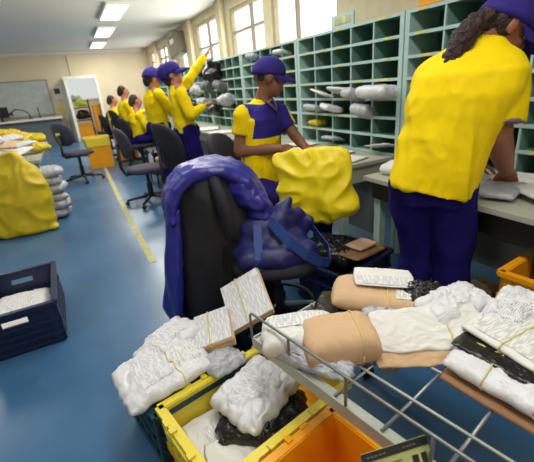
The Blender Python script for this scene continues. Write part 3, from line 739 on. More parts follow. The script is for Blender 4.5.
MB().strip([bp(-.1,.03,.655), bp(-.02,.05,.64), bp(.05,.045,.655), bp(.10,.02,.69)], [V((0,0,.02))+cam2*.02]*4, .006).build('bag_hem', M['strap'], t)
b = MB(); b.ell(bp(-.105,.10,.26), (.018,.018,.045)); b.chain([bp(-.105,.09,.39), bp(-.105,.10,.28)], [.006,.008])
tag(b.vox('height_lever', M['black'], .005, None, 2, loc=bp(-.105,.10,.3)), 'black teardrop lever hanging below the drafting chair seat', 'lever')

# ------------------------------------------------------------------ sacks
def sack(label, c, w_, d_, h_, rz, m, seed, neck=.35, bulge=.1, flare=.0, lean=(0,0), amp=.014):
    b = MB(); R = []; n = 32; rot = Matrix.Rotation(rz,3,'Z')
    prof = [(0,.86+flare),(.03,.98+flare),(.15,1.),(.4,.99),(.60,.90),(.76,.72),(.88,neck+.14),(.97,neck),(1.,neck*.8)]
    for z, k in prof:
        ring = []
        for i in range(n):
            a = 2*PI*i/n
            x = w_/2*k*math.copysign(abs(math.cos(a))**.7, math.cos(a)); y = d_/2*k*math.copysign(abs(math.sin(a))**.7, math.sin(a))
            ring.append(rot@V((x+lean[0]*z, y+lean[1]*z, z*h_))+V(c))
        R.append(ring)
    b.rings(R)
    return b, amp, seed
b, a_, s_ = sack('', (-.70,4.60,.015), .60, .36, .83, -.1, None, 4, neck=.28, lean=(.06,.05))
b.box((-.45,4.50,.035), (.14,.10,.03), Matrix.Rotation(-.1,3,'Z')); b.box((-.93,4.60,.03),(.10,.1,.03))
tag(b.vox('mail_sack', M['ypoly'], .014, None, 3, fold(.016,(1,1,.8),5,4), loc=(-.70,4.60,0)), 'tall full yellow mail sack standing on the floor at left', 'sack')
# sack held by the seated man
sd = V((.60,.80,0)); sr = V((.82,-.57,0)).normalized(); sn = V((-.57,-.82,0)).normalized()
sc2 = V((1.19,1.83,0)); b = MB(); R = []
for z, wl, wr, dd in ((.925,-.205,.16,.015),(.90,-.225,.20,.03),(.78,-.225,.215,.06),(.66,-.21,.235,.075),(.57,-.20,.275,.08),(.53,-.14,.262,.06),(.48,-.07,.1,.03)):
    R.append([sc2+sr*((wl+wr)/2+(wr-wl)/2*math.copysign(abs(math.cos(a))**.6,math.cos(a)))+sn*(dd*math.copysign(abs(math.sin(a))**.8,math.sin(a)))+V((0,0,z)) for a in [2*PI*i/28 for i in range(28)]])
b.rings(R)
b.vox('mail_sack', M['ysack2'], .009, None, 3, fold(.013,(1,1,1),6.5,5), loc=(sc2.x,sc2.y,.5))
tag(bpy.data.objects['mail_sack.001'], 'bright yellow sack held open by the seated worker', 'sack')

# ------------------------------------------------------------------ left side
t = thing('sorting_table', 'low sorting table at left heaped with mail and yellow sacks', 'table', (-1.0,6.6,0))
MB().box((-1.15,6.6,.62), (1.4,2.4,.04), bev=.005).build('tabletop', M['desk'], t)
for x, y in ((-.5,5.5),(-.5,7.7),(-1.8,5.5),(-1.8,7.7)): MB().box((x,y,.30), (.05,.05,.60)).build('leg', M['steel'], t)
r = random.Random(5)
pile = []
for i in range(16):
    pile.append(((-.60-.62*r.random(), 5.6+1.7*r.random(), .675+.012*i), (.26,.36,.05), (r.uniform(-.3,.2), r.uniform(-.2,.4), r.uniform(-.8,.8))))
nm = ['white','pale grey','yellow','white','kraft brown','white']; pm = [M['paper'],M['poly2'],M['ypoly'],M['poly'],M['kraft'],M['paper']]
where = ['nearest the office chair','at the table edge','against the far end','above the grey stack','behind the tall yellow sack','in the middle','near the left frame edge','on the far side']
for i,(c,s,rr) in enumerate(pile):
    wv = where[i%8]+(', upper of two' if i >= 8 else ', lower of two')
    parcel('mail_bundle', '%s mail bundle in the table heap %s' % (nm[i%6], wv), 'mail bundle', c, s, rr, pm[i%6], 100+i, .02, 'mail bundles heaped on the sorting table', n=14)
for i,(x,y,z) in enumerate(((-.60,7.3,.76),(-.85,6.9,.88),(-.52,6.2,.72))):
    parcel('folded_sack', ['yellow folded sack rising at the far end of the table heap','yellow folded sack on top of the table heap','yellow folded sack hanging at the near edge of the table heap'][i], 'sack', (x,y,z), (.34,.26,.10), (.2,.1,.4*i), M['ypoly'], 120+i, .03, 'folded yellow sacks on the sorting table', n=16)
for i in range(6):
    parcel('wrapped_stack', 'grey plastic wrapped packet beside the tall yellow sack, number %s from the floor' % ['one','two','three','four','five','six'][i] , 'parcel', (-.40+.03*(i%2),5.02,.06+.095*i), (.30,.34,.11), (0,.06*(-1)**i,.25*(i%3)-.2), M['poly2'], 130+i, .022, 'grey wrapped packets stacked on the floor', n=16)
# back counter, monitor, lamp, board, notices
t = thing('back_counter', 'long pale counter with dark base against the back wall', 'counter', (-2.2,13.9,0))
MB().box((-2.25,13.95,.80), (4.1,.7,.05)).build('worktop', M['white'], t); MB().box((-2.25,14.02,.38), (4.0,.55,.76)).build('base_panel', M['deskd'], t)
t = thing('monitor', 'small black monitor on the back counter at the left frame edge', 'monitor', (-1.78,13.8,.825))
MB().box((-1.78,13.8,1.08),(.42,.04,.30)).build('screen', M['screen'], t, bevel=.005); MB().box((-1.78,13.83,.88),(.05,.04,.14)).build('stand', M['black'], t); MB().box((-1.78,13.83,.83),(.22,.16,.012)).build('foot', M['black'], t)
t = thing('desk_lamp', 'bent dark desk lamp arm on the back counter', 'lamp', (-1.15,13.8,.825))
MB().tube([(-1.05,13.8,.84),(-1.07,13.8,1.0),(-1.2,13.8,1.1),(-1.4,13.8,1.14),(-1.5,13.8,1.06)], .016).build('arm', M['dark'], t, smooth=True); MB().cone((-1.05,13.8,.827),(-1.05,13.8,.84),.07).build('base', M['dark'], t)
MB().cone((-1.5,13.8,1.07),(-1.53,13.8,.98),.03,.07).build('lamp_shade', M['dark'], t)
MB().tube([(-.8,13.8,.83),(-.8,13.8,1.15)], .014).build('microphone_stand', M['dark'], None, loc=(-.8,13.8,.83)); tag(bpy.data.objects['microphone_stand'], 'thin dark upright rod on the back counter near the notice', 'stand')
t = thing('whiteboard', 'large pale grey board on the back wall at left', 'board', (-1.5,YB-.02,1.4))
MB().box((-1.65,YB-.03,1.40),(2.5,.025,1.0)).build('panel', mat('pale grey board', (178,184,180), .25), t)
b = MB(); b.box((-1.65,YB-.035,1.91),(2.54,.03,.03)); b.box((-1.65,YB-.035,.89),(2.54,.03,.03)); b.box((-.40,YB-.035,1.4),(.03,.03,1.04)); b.build('board_frame', M['wframe'], t)
t = thing('poster', 'small dark and white poster on the back wall beside the doorway', 'poster', (-.15,YB-.01,1.5))
MB().box((-.17,YB-.012,1.52),(.24,.012,.38)).build('poster_sheet', M['paper'], t); MB().box((-.17,YB-.02,1.56),(.17,.004,.16)).build('printed_picture', mat('poster ink', (96,70,84), .7, var=.6, scale=14), t)
tag(MB().box((-.15,YB-.015,.98),(.34,.014,.14)).build('notice', M['tag'], None, loc=(-.15,YB-.015,.98)), 'yellow notice on the back wall under the poster', 'notice')
tag(MB().tube([(.35,YB-.02,2.55),(.35,YB-.02,1.95)], .02).build('conduit', M['wall'], None, loc=(.35,YB-.02,2.25)), 'cream vertical conduit above the doorway', 'pipe')
# things beyond the door
def lump(name, label, cat, c, r_, m, seed, group=None, amp=.03):
    b = MB(); b.ell(c, r_); b.ell(V(c)+V((r_[0]*.5,0,-r_[2]*.3)), (r_[0]*.7,r_[1]*.8,r_[2]*.7)); b.ell(V(c)+V((-r_[0]*.5,0,-r_[2]*.4)), (r_[0]*.6,r_[1]*.8,r_[2]*.6))
    return tag(b.vox(name, m, min(r_)/6, None, 2, fold(amp,(1,1,1),6,seed), loc=c), label, cat, group)
for i,(x,y,z,h_,m,l) in enumerate(((1.02,15.2,0,1.05,M['ocrate'],'orange crate tower seen through the doorway'),(.42,15.1,0,.45,M['ocrate'],'small orange crate seen through the doorway at left'))):
    t = thing('stacked_crate', l, 'crate', (x,y,z)); n = int(h_/.25)
    MB().box((x,y,h_/2),(.46,.4,h_)).build('crate_body', m, t, bevel=.01)
    b = MB()
    for k in range(1,n+1): b.box((x,y,h_*k/n-.02),(.5,.44,.04))
    b.build('crate_rim', m, t)
lump('bag', 'lime green bag seen through the doorway', 'bag', (.45,15.3,1.15), (.16,.12,.11), M['greenp'], 3)
lump('bag', 'white bag seen through the doorway', 'bag', (.33,15.5,1.32), (.15,.12,.10), M['poly'], 4)
t = thing('storage_rack', 'dark rack of bags seen through the doorway', 'rack', (.4,15.6,0))
b = MB()
for z in (.55,.98,): b.box((.40,15.6,z),(.6,.4,.03))
for x in (.12,.7):
    for y in (15.42,15.78): b.box((x,y,.62),(.03,.03,1.24))
b.build('rack_frame', M['dark'], t)
lump('bag', 'black bag on the dark rack beyond the doorway', 'bag', (.45,15.5,.75), (.22,.14,.14), M['bag'], 5)

# yellow bins in the middle distance
def postal_box(label, x, y, w_, d_, h_, rz, lab=False):
    t = thing('postal_box', label, 'box', (x,y,0), rz, 'yellow postal boxes in the middle distance')
    MB().box((0,0,h_*.36),(w_*.94,d_*.94,h_*.72)).build('box_body', M['ocrate'], t, world=False, bevel=.008)
    b = MB()
    for s1 in (-1,1): b.box((s1*(w_/2-.01),0,h_*.86),(.02,d_,h_*.28)); b.box((0,s1*(d_/2-.01),h_*.86),(w_,.02,h_*.28))
    b.build('box_collar', M['ycrate'], t, world=False, bevel=.004)
    if lab: MB().box((-.02,-d_/2-.003,h_*.80),(w_*.42,.004,h_*.22)).build('paper_label', M['paper'], t, world=False)
postal_box('low wide orange yellow box behind the farthest left office chair', .36,8.2,.46,.5,.58,0)
postal_box('tall yellow box with a white label behind the middle office chair', .90,8.4,.40,.4,.86,0,True)
# clutter under the counter far
r = random.Random(9)
for i in range(8):
    x, y = 1.15+.5*r.random(), 5.3+2.2*r.random()
    parcel('floor_packet', ['white','grey','kraft brown','white'][i%4]+' packet on the floor under the far counter, '+['nearest row','second row','behind the middle chair','beside the reaching worker','below the hanging bags','far row','left side','right side'][i], 'parcel', (x,y,.08+.11*(i%3)), (.3,.3,.14), (.1,.1,r.random()*2), [M['paper'],M['poly2'],M['kraft'],M['poly']][i%4], 150+i, .012, 'packets on the floor under the far counter', n=12)
t = thing('utility_trolley', 'low dark metal cart with mail beside the middle office chair', 'cart', (1.15,5.75,0))
for z in (.2,.5): MB().box((1.15,5.75,z),(.5,.6,.02)).build('cart_shelf', M['dark'], t)
for x in (.92,1.38):
    for y in (5.47,6.03): MB().tube([(x,y,0),(x,y,.55)],.012).build('cart_post', M['dark'], t)
# darkish window made as a box; white panel paints its bright reflection
t = thing('dark_window_box', 'dark grey box standing for a window, with a painted bright reflection, high between the far windows', 'dark window', (2.6,11.0,2.1))
MB().box((2.66,9.75,2.27),(.24,.8,.46), Matrix.Rotation(-.12,3,'X')).build('casing', mat('dusty tan grey casing', (112,102,84), .6), t, bevel=.02)
MB().box((2.535,9.75,2.36),(.012,.35,.10)).build('bright_reflection', M['white'], t)
MB().box((2.80,9.75,2.3),(.1,.2,.2)).build('wall_bracket', M['dark'], t)
tag(lump('hanging_bag', '', 'bag', (1.90,5.35,1.52), (.09,.13,.13), M['bag'], 8), 'black bag hanging from the shelf top under the raised hand', 'bag')

# ------------------------------------------------------------------ people
def rotm(f, upv):
    f = V(f).normalized(); r_ = f.cross(V(upv)).normalized(); u_ = r_.cross(f).normalized()
    m = Matrix((r_, f, u_)).transposed(); return m     # columns: right, forward, up
def head(body, c, R, s=1, nose=True):
    """c = head centre; local x right, y forward, z up"""
    q = lambda x,y,z: V(c)+R@V((x*s,y*s,z*s))
    body.ell(q(0,-.012,.022), (.074*s,.094*s,.088*s), R, 20, 14)
    body.ell(q(0,.022,-.035), (.058*s,.066*s,.078*s), R, 18, 12)
    body.ell(q(0,.052,-.088), (.026*s,.024*s,.022*s), R)
    body.ell(q(0,.070,.026), (.050*s,.016*s,.012*s), R)        # brow
    body.ell(q(0,.092,-.012), (.013*s,.022*s,.017*s), R); body.ell(q(0,.084,.008), (.009*s,.014*s,.024*s), R)
    body.ell(q(0,.082,-.050), (.024*s,.012*s,.010*s), R)       # lips
    for k in (-1,1):
        body.ell(q(k*.035,.062,-.018), (.020*s,.018*s,.016*s), R)
        body.ell(q(k*.076,-.008,-.004), (.011*s,.020*s,.032*s), R)
def eyes(root, c, R, s=1):
    for k in (-1,1):
        p = V(c)+R@V((k*.030*s,.076*s,.010*s))
        e = MB().ell(p, (.012*s,.010*s,.009*s), R).build('eye', M['eye'], root, smooth=True)
        MB().ell(p+R@V((0,.008*s,0)), (.005*s,.004*s,.005*s), R).build('pupil', M['black'], e, smooth=True)
def cap(root, c, R, s=1, m=None, visor=.085, vdrop=.02):
    m = m or M['cap']; b = MB(); n = 24; R_ = []
    for k in range(9):
        t_ = k/8*PI/2; z = .030+.096*math.sin(t_); rr = math.cos(t_)**.8 if k < 8 else .02
        R_.append([V(c)+R@V((.086*s*rr*math.cos(a), (-.010+.108*rr*math.sin(a))*s, (z-.012*(1-math.sin(a))*(1-k/8))*s)) for a in [2*PI*i/n for i in range(n)]])
    b.rings(R_); cp = b.build('cap', m, root, smooth=True)
    b = MB(); top = []; bot = []
    for i in range(13):
        a = PI*(.08+.84*i/12); row_t = []; row_b = []
        for j in range(5):
            f_ = j/4; ext = visor*f_*math.sin(a)**.6
            x = .083*math.cos(a)*(1-.08*f_); y = -.008+.100*math.sin(a)+ext; z = .034-vdrop*f_-.020*(x/.083)**2-.01*f_*f_
            row_t.append(b.b.verts.new(V(c)+R@V((x*s,y*s,z*s)))); row_b.append(b.b.verts.new(V(c)+R@V((x*s,y*s,(z-.005)*s))))
        top.append(row_t); bot.append(row_b)
    for i in range(12):
        for j in range(4):
            b.b.faces.new((top[i][j],top[i+1][j],top[i+1][j+1],top[i][j+1])); b.b.faces.new((bot[i][j],bot[i][j+1],bot[i+1][j+1],bot[i+1][j]))
        b.b.faces.new((top[i][4],top[i+1][4],bot[i+1][4],bot[i][4])); b.b.faces.new((top[i][0],bot[i][0],bot[i+1][0],top[i+1][0]))
    b.b.faces.new(top[0]+bot[0][::-1]); b.b.faces.new(top[12][::-1]+bot[12])
    b.build('visor', m, cp, smooth=True)
    MB().ell(V(c)+R@V((0,-.010*s,.128*s)), .008*s).build('cap_button', m, cp, smooth=True)
def hand(b, wr, d, nrm, thumb, s=1, curl=.5):
    """d = finger direction, nrm = back-of-hand normal, thumb = thumb side"""
    d = V(d).normalized(); th = V(thumb); th = (th-d*th.dot(d)).normalized(); nm_ = V(nrm); nm_ = (nm_-d*nm_.dot(d)-th*nm_.dot(th)).normalized()
    wr = V(wr)
    R = Matrix((th, d, nm_)).transposed()
    b.ell(wr+d*.045*s, (.040*s,.052*s,.017*s), R); b.box(wr+d*.050*s, (.070*s,.070*s,.022*s), R)
    b.cone(wr-d*.01, wr+d*.02*s, .026*s, .028*s)
    for k, L in enumerate((.068,.078,.073,.058)):
        o = wr+d*.080*s+th*(.028-.0187*k)*s; ang = curl*.35; dd = d.copy(); pts = [wr+d*.05*s+th*(.024-.016*k)*s, o]
        for seg in (.45,.32,.23):
            dd = (dd*math.cos(ang)-nm_*math.sin(ang)); pts.append(pts[-1]+dd.normalized()*L*seg*s); ang = curl*.75
            dd = (pts[-1]-pts[-2]).normalized()
        b.chain(pts, [.009*s,.0088*s,.0082*s,.0074*s,.0062*s], 8)
    b.chain([wr+d*.02*s+th*.022*s, wr+d*.048*s+th*.050*s-nm_*.008, wr+d*.076*s+th*.056*s-nm_*.02*s, wr+d*.098*s+th*.05*s-nm_*.03*s], [.014*s,.012*s,.010*s,.008*s], 8)
def torso_rings(P, N, lat, widths, depth, n=24, fwd=None, off=None, up=None):
    """elliptical rings from P to N; widths/depth per station (t, half)"""
    R = []
    ax = (V(N)-V(P))
    for i,(t_, w_, d_) in enumerate(widths):
        f_ = fwd; c = V(P)+ax*t_+f_*(off[i] if off else 0)
        R.append([c+lat*(w_*math.copysign(abs(math.cos(a))**.85, math.cos(a)))+f_*(d_*math.copysign(abs(math.sin(a))**.9, math.sin(a))) for a in [2*PI*i2/n for i2 in range(n)]])
    return R

# ---- standing worker, seen from behind
F = V((.80,.60,0)); L = V((-.60,.80,0))
P = V((1.345,1.125,.87)); N = V((1.51,1.09,1.385))
SL = V((1.405,1.222,1.255)); SR = V((1.540,1.0,1.275))
EL = V((1.58,1.40,1.08)); WL = V((1.78,1.27,.84)); ER = V((1.512,.968,1.03)); WR = V((1.705,1.03,.845))
HC = V((1.588,1.052,1.418)); HR = rotm((.68,-.40,-.52), (.3,-.1,.9))
hipL = P+L*.09-V((0,0,.02)); hipR = P-L*.09-V((0,0,.02))
kL = V((1.37,1.20,.47)); kR = V((1.43,1.05,.47)); aL = V((1.34,1.22,.08)); aR = V((1.45,1.02,.08))
b = MB()
b.chain([P, P*.5+N*.5, P*.2+N*.8], [.09,.09,.09]); b.chain([N-V((.03,0,.05)), N+V((.03,-.015,.03)), HC-HR@V((0,.01,.06))], [.062,.056,.052])
b.chain([SL, EL, EL*.5+WL*.5, WL], [.05,.042,.038,.027]); b.chain([SR, SR*.4+ER*.6, ER, ER*.55+WR*.45, WR], [.056,.056,.054,.050,.032])
b.chain([hipL, kL, aL], [.08,.055,.04]); b.chain([hipR, kR, aR], [.08,.055,.04]); b.chain([SL,N-V((.02,0,.07)),SR],[.045,.05,.045])
for a_ in (aL, aR): b.chain([a_-V((0,0,.04)), a_-V((0,0,.045))+F*.1], [.032,.03])
hand(b, WR, (.05,.1,-.45) if False else (.28,.05,-.30), (.4,.2,.85), (-.6,.8,0), 1., .7)
hand(b, WL, (.5,-.5,-.22), (0,0,1), (-.5,-.6,0), 1., .6)
head(b, HC, HR, 1.0)
stand = b.vox('person', M['skin'], .0065, None, 3, loc=(P.x,P.y,0))
tag(stand, 'person standing at right, back turned, yellow shirt, ponytail and violet blue cap', 'person')
eyes(stand, HC, HR, 1.0)
# shirt
b = MB()
hem = P-V((0,0,.055))-V((.01,0,0))
R = torso_rings(hem, N-V((0,0,.01)), L, [(0,.178,.145),(.12,.182,.145),(.3,.18,.135),(.5,.190,.135),(.68,.205,.135),(.82,.200,.125),(.91,.16,.11),(.97,.11,.095),(1.03,.078,.078)], None, 28, F, [0,0,-.01,-.02,-.03,-.03,-.01,0,.01])
for i_, k_ in ((0,1),(1,.75),(2,.3)):
    R[i_] = [p + V((0,0,(p-P).dot(L)*.22*k_)) for p in R[i_]]
b.rings(R)
b.chain([SL, N-V((.015,0,.055)), SR], [.08,.088,.08])
b.chain([SL-V((0,0,.02)), SL*.45+EL*.55], [.085,.078]); 
sc_ = SR*.18+ER*.82
b.ell(SR-V((.0,0,.02)), (.088,.085,.085)); b.cone(SR-V((0,0,.015)), sc_, .088, .088, 20)
ax_ = (N-P).normalized()
def sd_(p):
    a = fold(.012,(1,1,.28),7.5,1)(V((p.x+p.z*.12,p.y-p.z*.12,p.z))); bfold = fold(.004,(1,1,.5),13,4)(V((p.x+p.z*.35,p.y+p.z*.3,p.z)))
    k = max(.12, min(1, (1.36-p.z)/.25)); return max(-.004, a*k+bfold*k*.8+.001)
b.vox('shirt', M['yshirt'], .008, stand, 4, sd_)
MB().cone(sc_+(SR-sc_).normalized()*.012, sc_-(SR-sc_).normalized()*.004, .0905, .0895, 24).build('sleeve_cuff', M['cuff'], stand, smooth=True)
b = MB(); R = []
for z, r0 in ((0,.078),(.02,.074),(.035,.066)):
    R.append([N+V((.002,0,-.005+z))+L*(r0*math.cos(a))+F*(r0*math.sin(a)+z*.8) for a in [2*PI*i/24 for i in range(24)]])
b.rings(R, False); o = b.build('collar', M['yshirt'], stand, smooth=True); o.modifiers.new('s','SOLIDIFY').thickness = .008
# trousers
b = MB()
b.rings(torso_rings(P-V((0,0,.12)), P+V((0,0,.05)), L, [(0,.155,.118),(.5,.152,.115),(1,.145,.105)], None, 24, F))
for h_, k_, a_ in ((hipL,kL,aL),(hipR,kR,aR)): b.chain([h_-V((0,0,.03)), h_*.5+k_*.5, k_, k_*.4+a_*.6+V((0,0,0)), a_+V((0,0,.03))], [.095,.093,.082,.080,.080])
b.vox('trousers', M['trous'], .010, stand, 4, fold(.010,(1,1,.4),7,8))
for a_ in (aL,aR):
    b = MB(); b.chain([a_+V((0,0,-.03))-F*.03, a_-V((0,0,.04))+F*.06, a_-V((0,0,.045))+F*.14], [.045,.042,.036]); b.vox('shoe', M['black'], .01, stand, 2)
# hair under the cap and ponytail
b = MB(); q = lambda x,y,z: HC+HR@V((x,y,z))
b.ell(q(0,-.035,.01), (.082,.084,.080), HR); b.ell(q(0,-.065,-.03), (.062,.045,.055), HR)
b.vox('hair', M['hair'], .008, stand, 2, fold(.004,(1,1,1),30,2))
b = MB(); pts = [q(0,-.09,.02), V((1.495,1.06,1.462)), V((1.435,1.07,1.44)), V((1.405,1.085,1.395)), V((1.385,1.105,1.335)), V((1.375,1.112,1.275))]
b.chain(pts, [.028,.032,.038,.044,.040,.022])
for k_ in range(26):
    a_ = RNG.random()*4.99; i_ = int(a_); f2 = a_-i_; b.ell(pts[i_]*(1-f2)+pts[i_+1]*f2+V((RNG.uniform(-.03,.03),RNG.uniform(-.03,.03),RNG.uniform(-.02,.02))), .014)
b.vox('ponytail', M['hair'], .006, stand, 1, lambda p: .011*noise.noise(p*45)+.007*noise.noise(p*90))
cap(stand, HC, HR, 1.06)
MB().lathe([(.030,-.009),(.033,-.009),(.033,.009),(.030,.009)], WR+(ER-WR).normalized()*.03, 20, rotm((ER-WR).cross(V((0,1,0))), ER-WR)).build('wristband', M['black'], stand, smooth=True)

# ---- seated worker
def uniform(p_local):  # chest panel is blue above a line, yellow below and on the sides
    return 0
F = V((.45,-.893,0)).normalized(); L = V((.893,.45,0)).normalized()
P = V((1.12,2.42,.60)); N = V((1.185,2.43,1.19))
SR = V((1.035,2.42,1.115)); SL = V((1.345,2.52,1.10)); SL = V((1.315,2.455,1.105))
ER = V((.985,2.42,.875)); WR = V((1.185,2.20,.89)); EL = V((1.40,2.36,.92)); WL = V((1.345,2.17,.885))
HC = V((1.236,2.385,1.328)); HR = rotm((.90,-.36,-.20), (.1,-.05,1))
hL = P+L*.09; hR = P-L*.09
kL = V((1.42,2.05,.60)); kR = V((1.10,2.02,.60)); aL = V((1.44,2.12,.16)); aR = V((1.14,2.10,.16))
b = MB()
b.chain([P, P*.5+N*.5, P*.25+N*.75], [.09,.09,.09]); b.chain([N-V((0,0,.05)), N+V((.01,-.01,.03)), HC-HR@V((0,.01,.06))], [.058,.052,.050])
b.chain([SL,N-V((0,0,.07)),SR],[.045,.05,.045])
b.chain([SR, ER, ER*.5+WR*.5, WR], [.050,.046,.041,.028]); b.chain([SL, EL, EL*.5+WL*.5, WL], [.047,.040,.036,.026])
b.chain([hL,kL,aL], [.08,.06,.04]); b.chain([hR,kR,aR], [.08,.06,.04])
hand(b, WR, (.85,-.35,-.35), (0,-.45,.9), (-.1,.5,.5), 1, .8); hand(b, WL, (.45,-.6,-.4), (.4,-.1,.9), (-.8,.1,.1), 1, .8)
head(b, HC, HR, 1.08)
seat = b.vox('person', M['skin2'], .0075, None, 3, loc=(P.x,P.y,0))
tag(seat, 'person seated in violet blue cap, yellow and blue polo, handling the yellow sack', 'person')
eyes(seat, HC, HR, 1.08)
b = MB()
b.rings(torso_rings(P-V((0,0,.03)), N-V((0,0,.01)), L, [(0,.155,.13),(.15,.155,.135),(.4,.145,.12),(.65,.155,.115),(.82,.16,.11),(.92,.13,.09),(.98,.075,.068),(1.03,.058,.058)], None, 26, F, [0,0,0,.01,.01,0,0,0]))
b.chain([SL-V((0,0,.01)), N-V((0,0,.06)), SR-V((0,0,.01))], [.068,.075,.068])
b.ell(SR-V((0,0,.015)), .072); c1 = SR*.45+ER*.55; b.cone(SR, c1, .070, .066, 18)
b.ell(SL-V((0,0,.015)), .070); c2 = SL*.38+EL*.62; b.cone(SL, c2, .068, .062, 18)
inv = lambda p: ((p-P).dot(L), (p-P).dot(F), p.z)
def mf(c):
    l_, f_, z = inv(c); 
    return 1 if (z > .955 and z < 1.165+.02*abs(l_)/.1 and -.150 < l_-.11*(z-.6) < .155 and f_ > -.05) else 0
b.vox('shirt', [M['yshirt'], M['navy']], .007, seat, 4, fold(.006,(1,1,.6),9,12), mf)
nf = N+V((0,0,.0))+F*.06
MB().tube([N+L*.05+F*.045+V((0,0,.015)), N+L*.03+F*.095-V((0,0,.03)), N+F*.118-V((0,0,.075)), N-L*.03+F*.095-V((0,0,.03)), N-L*.05+F*.045+V((0,0,.015))], .007).build('collar', M['cuff'], seat, smooth=True)
MB().tube([N+F*.122-V((0,0,.08)), N+F*.134-V((0,0,.18)), N+F*.134-V((0,0,.34))], .003).build('zip', M['black'], seat, smooth=True)
b = MB(); b.ell(P-V((0,0,.01)), (.17,.15,.11))
b.chain([hL,hL*.5+kL*.5,kL,aL+V((0,0,.05))], [.095,.092,.078,.065]); b.chain([hR,hR*.5+kR*.5,kR,aR+V((0,0,.05))], [.095,.092,.078,.065])
b.vox('trousers', M['trous'], .011, seat, 4, fold(.007,(1,1,1),9,14))
for a_ in (aL,aR):
    b = MB(); b.chain([a_+V((0,0,-.02))-F*.02, a_-V((0,0,.05))+F*.06, a_-V((0,0,.055))+F*.13], [.042,.038,.034]); b.vox('shoe', M['black'], .011, seat, 2)
b = MB(); b.ell(HC+HR@V((0,-.030,.012)), (.078,.080,.072), HR); b.vox('hair', M['bhair'], .009, seat, 2)
cap(seat, HC+V((0,0,-.004)), HR, 1.06, visor=.075)

# ---- simpler figures farther away
def worker(label, P, N, F, head_c, HF, arms, legs, skin, shirt, cap_on=True, hairm=None, vox=.012, hood=None, panel=False, s=1.0, sleeves='long'):
    F = V(F).normalized(); L = V((-F.y, F.x, 0)); P = V(P); N = V(N); HC = V(head_c); HR = rotm(HF, (0,0,1))
    b = MB(); b.chain([P, P*.5+N*.5, P*.25+N*.75], [.10,.10,.10]); b.chain([N-V((0,0,.06)), HC-HR@V((0,.01,.05))], [.055,.05])
    for S_, E_, W_, hd in arms: b.chain([V(N)+(V(S_)-V(N))*.4, S_, E_, W_], [.05,.045,.038,.026]); hand(b, W_, hd, (0,-.2,.9) if abs(V(hd).normalized().z) < .8 else (-1,0,.1), L, 1, .4)
    for h_, k_, a_ in legs: b.chain([h_,k_,a_], [.08,.058,.04])
    head(b, HC, HR, s)
    o = b.vox('person', skin, vox*.8, None, 2, loc=(P.x,P.y,0)); tag(o, label, 'person')
    eyes(o, HC, HR, s)
    b = MB(); b.rings(torso_rings(P-V((0,0,.04)), N, L, [(0,.155,.12),(.3,.15,.115),(.65,.175,.12),(.85,.17,.105),(.95,.10,.08),(1.02,.06,.06)], None, 22, F))
    for S_, E_, W_, hd in arms:
        S_ = V(S_); E_ = V(E_); W_ = V(W_)
        b.chain([S_,E_,E_*.15+W_*.85] if sleeves == 'long' else [S_, S_*.5+E_*.5], [.066,.056,.04])
    P_, L_, F_ = P, L, F
    mf = (lambda c: 1 if (c.z > N.z-.20 and c.z < N.z-.04 and (c-P_).dot(F_) > .02 and abs((c-P_).dot(L_)) < .15) else 0) if panel else None
    b.vox('shirt', [shirt, M['navy']], vox, o, 3, fold(.008,(1,1,.6),8,len(label)), mf)
    b = MB(); b.ell(P-V((0,0,.04)), (.165,.13,.13))
    for h_, k_, a_ in legs: b.chain([h_,V(h_)*.5+V(k_)*.5,k_,V(a_)+V((0,0,.04))], [.095,.09,.075,.062])
    b.vox('trousers', M['trous'], vox, o, 3, fold(.006,(1,1,1),8,2))
    for h_, k_, a_ in legs:
        b = MB(); a_ = V(a_); b.chain([a_-V((0,0,.02)), a_-V((0,0,.04))+F*.13], [.042,.034]); b.vox('shoe', M['black'], vox, o, 1)
    if hairm:
        b = MB(); b.ell(HC+HR@V((0,-.030,.025))*s, (.084*s,.088*s,.085*s), HR); b.ell(HC+HR@V((0,-.075,-.02))*s, (.06*s,.05*s,.08*s), HR); b.vox('hair', hairm, vox*.8, o, 1)
    if cap_on: cap(o, HC, HR, 1.15*s)
    return o
# woman reaching up to the shelves
worker('person reaching a raised arm to the shelf top, yellow jacket, violet blue cap', (1.17,4.45,.88), (1.14,4.46,1.335), (.95,-.3,0), (1.115,4.47,1.455), (.85,-.35,.30),
  [((1.24,4.58,1.30),(1.40,4.60,1.47),(1.56,4.60,1.635),(.6,0,.7)), ((1.13,4.28,1.26),(1.18,4.20,1.03),(1.38,4.28,1.12),(1,.1,.2))],
  [((1.17,4.54,.86),(1.22,4.52,.47),(1.18,4.54,.08)), ((1.17,4.36,.86),(1.24,4.36,.47),(1.20,4.34,.08))], M['skin3'], M['yshirt'], panel=True, hairm=M['bhair'])
b = MB(); b.ell((1.045,4.49,1.48), (.09,.09,.10)); b.vox('bun_cover', M['cap'], .01, bpy.data.objects['person.002'], 2)
worker('person standing behind the reaching worker, yellow shirt and blue cap', (1.0,5.15,.90), (1.0,5.15,1.32), (.95,.2,0), (1.03,5.15,1.445), (.9,.1,-.2),
  [((1.03,5.32,1.27),(1.15,5.35,1.05),(1.35,5.3,1.08),(1,0,0)), ((1.03,4.98,1.27),(1.16,4.98,1.05),(1.36,5.02,1.12),(1,0,.1))],
  [((1.0,5.24,.86),(1.02,5.24,.47),(1.0,5.24,.08)), ((1.0,5.06,.86),(1.02,5.06,.47),(1.0,5.06,.08))], M['skin3'], M['yshirt'], hairm=M['bhair'])
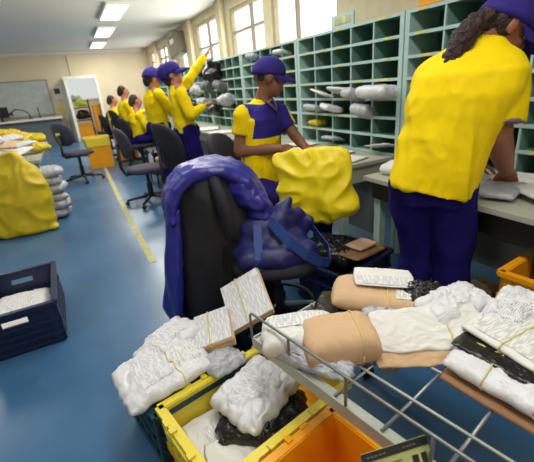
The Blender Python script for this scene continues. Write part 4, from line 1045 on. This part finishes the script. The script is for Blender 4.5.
def seated_far(label, x, y, zs, hz, hm, F=(1,.2,0), cap_on=False):
    o = worker(label, (x,y,zs), (x+.03,y,hz-.27), F, (x+.06,y,hz-.12), (.9,.1,-.15),
      [((x+.04,y+.17,hz-.33),(x+.14,y+.2,hz-.56),(x+.36,y+.14,hz-.5),(1,0,0)), ((x+.04,y-.17,hz-.33),(x+.14,y-.2,hz-.56),(x+.36,y-.14,hz-.5),(1,0,0))],
      [((x,y+.09,zs),(x+.4,y+.1,zs),(x+.42,y+.1,.08)), ((x,y-.09,zs),(x+.4,y-.1,zs),(x+.42,y-.1,.08))], M['skin3'], M['yshirt'], cap_on, hm, vox=.016)
    return o
seated_far('person seated nearest of the three far workers, yellow shirt and brown hair', .98,6.9,.58,1.30, M['hair'])
seated_far('dark haired person in yellow standing tall among the three far workers', .95,7.9,.75,1.47, M['bhair'])
seated_far('smallest far person in yellow, leftmost of the three far workers', .82,8.9,.6,1.32, M['hair'])
office_chair('black office chair under the nearest far seated worker', (.98,6.9,0), .2, .50, .95, M['bfab'])
office_chair('black office chair under the middle far worker', (.95,7.9,0), .2, .64, 1.05, M['bfab'])
office_chair('black office chair under the leftmost far worker', (.82,8.9,0), .2, .52, .95, M['bfab'])

# ------------------------------------------------------------------ world, camera
wd = bpy.data.worlds.new('World'); bpy.context.scene.world = wd; wd.use_nodes = True
wd.node_tree.nodes['Background'].inputs[0].default_value = (.85,.92,1,1); wd.node_tree.nodes['Background'].inputs[1].default_value = 1.2
cd_ = bpy.data.cameras.new('Camera'); cam = bpy.data.objects.new('Camera', cd_); C.objects.link(cam)
f_ = 376.
upc = V((-81,950,376)).normalized(); Yc = V((-202,132,-376)); Yc = (Yc-upc*Yc.dot(upc)).normalized(); Xc = Yc.cross(upc)
Rm = Matrix((Xc, Yc, upc))
cam.matrix_world = Matrix.Translation((0,0,1.3)) @ Rm.to_4x4()
cd_.sensor_width = 36; cd_.lens = f_*36/534; cd_.clip_start = .02; cd_.clip_end = 100
cd_.dof.use_dof = True; cd_.dof.focus_distance = 1.35; cd_.dof.aperture_fstop = 4.0
S = bpy.context.scene; S.camera = cam
S.view_settings.view_transform = 'Standard'; S.view_settings.look = 'None'; S.view_settings.gamma = 1; S.view_settings.exposure = 0
S.view_settings.use_curve_mapping = False
S.cycles.max_bounces = 6
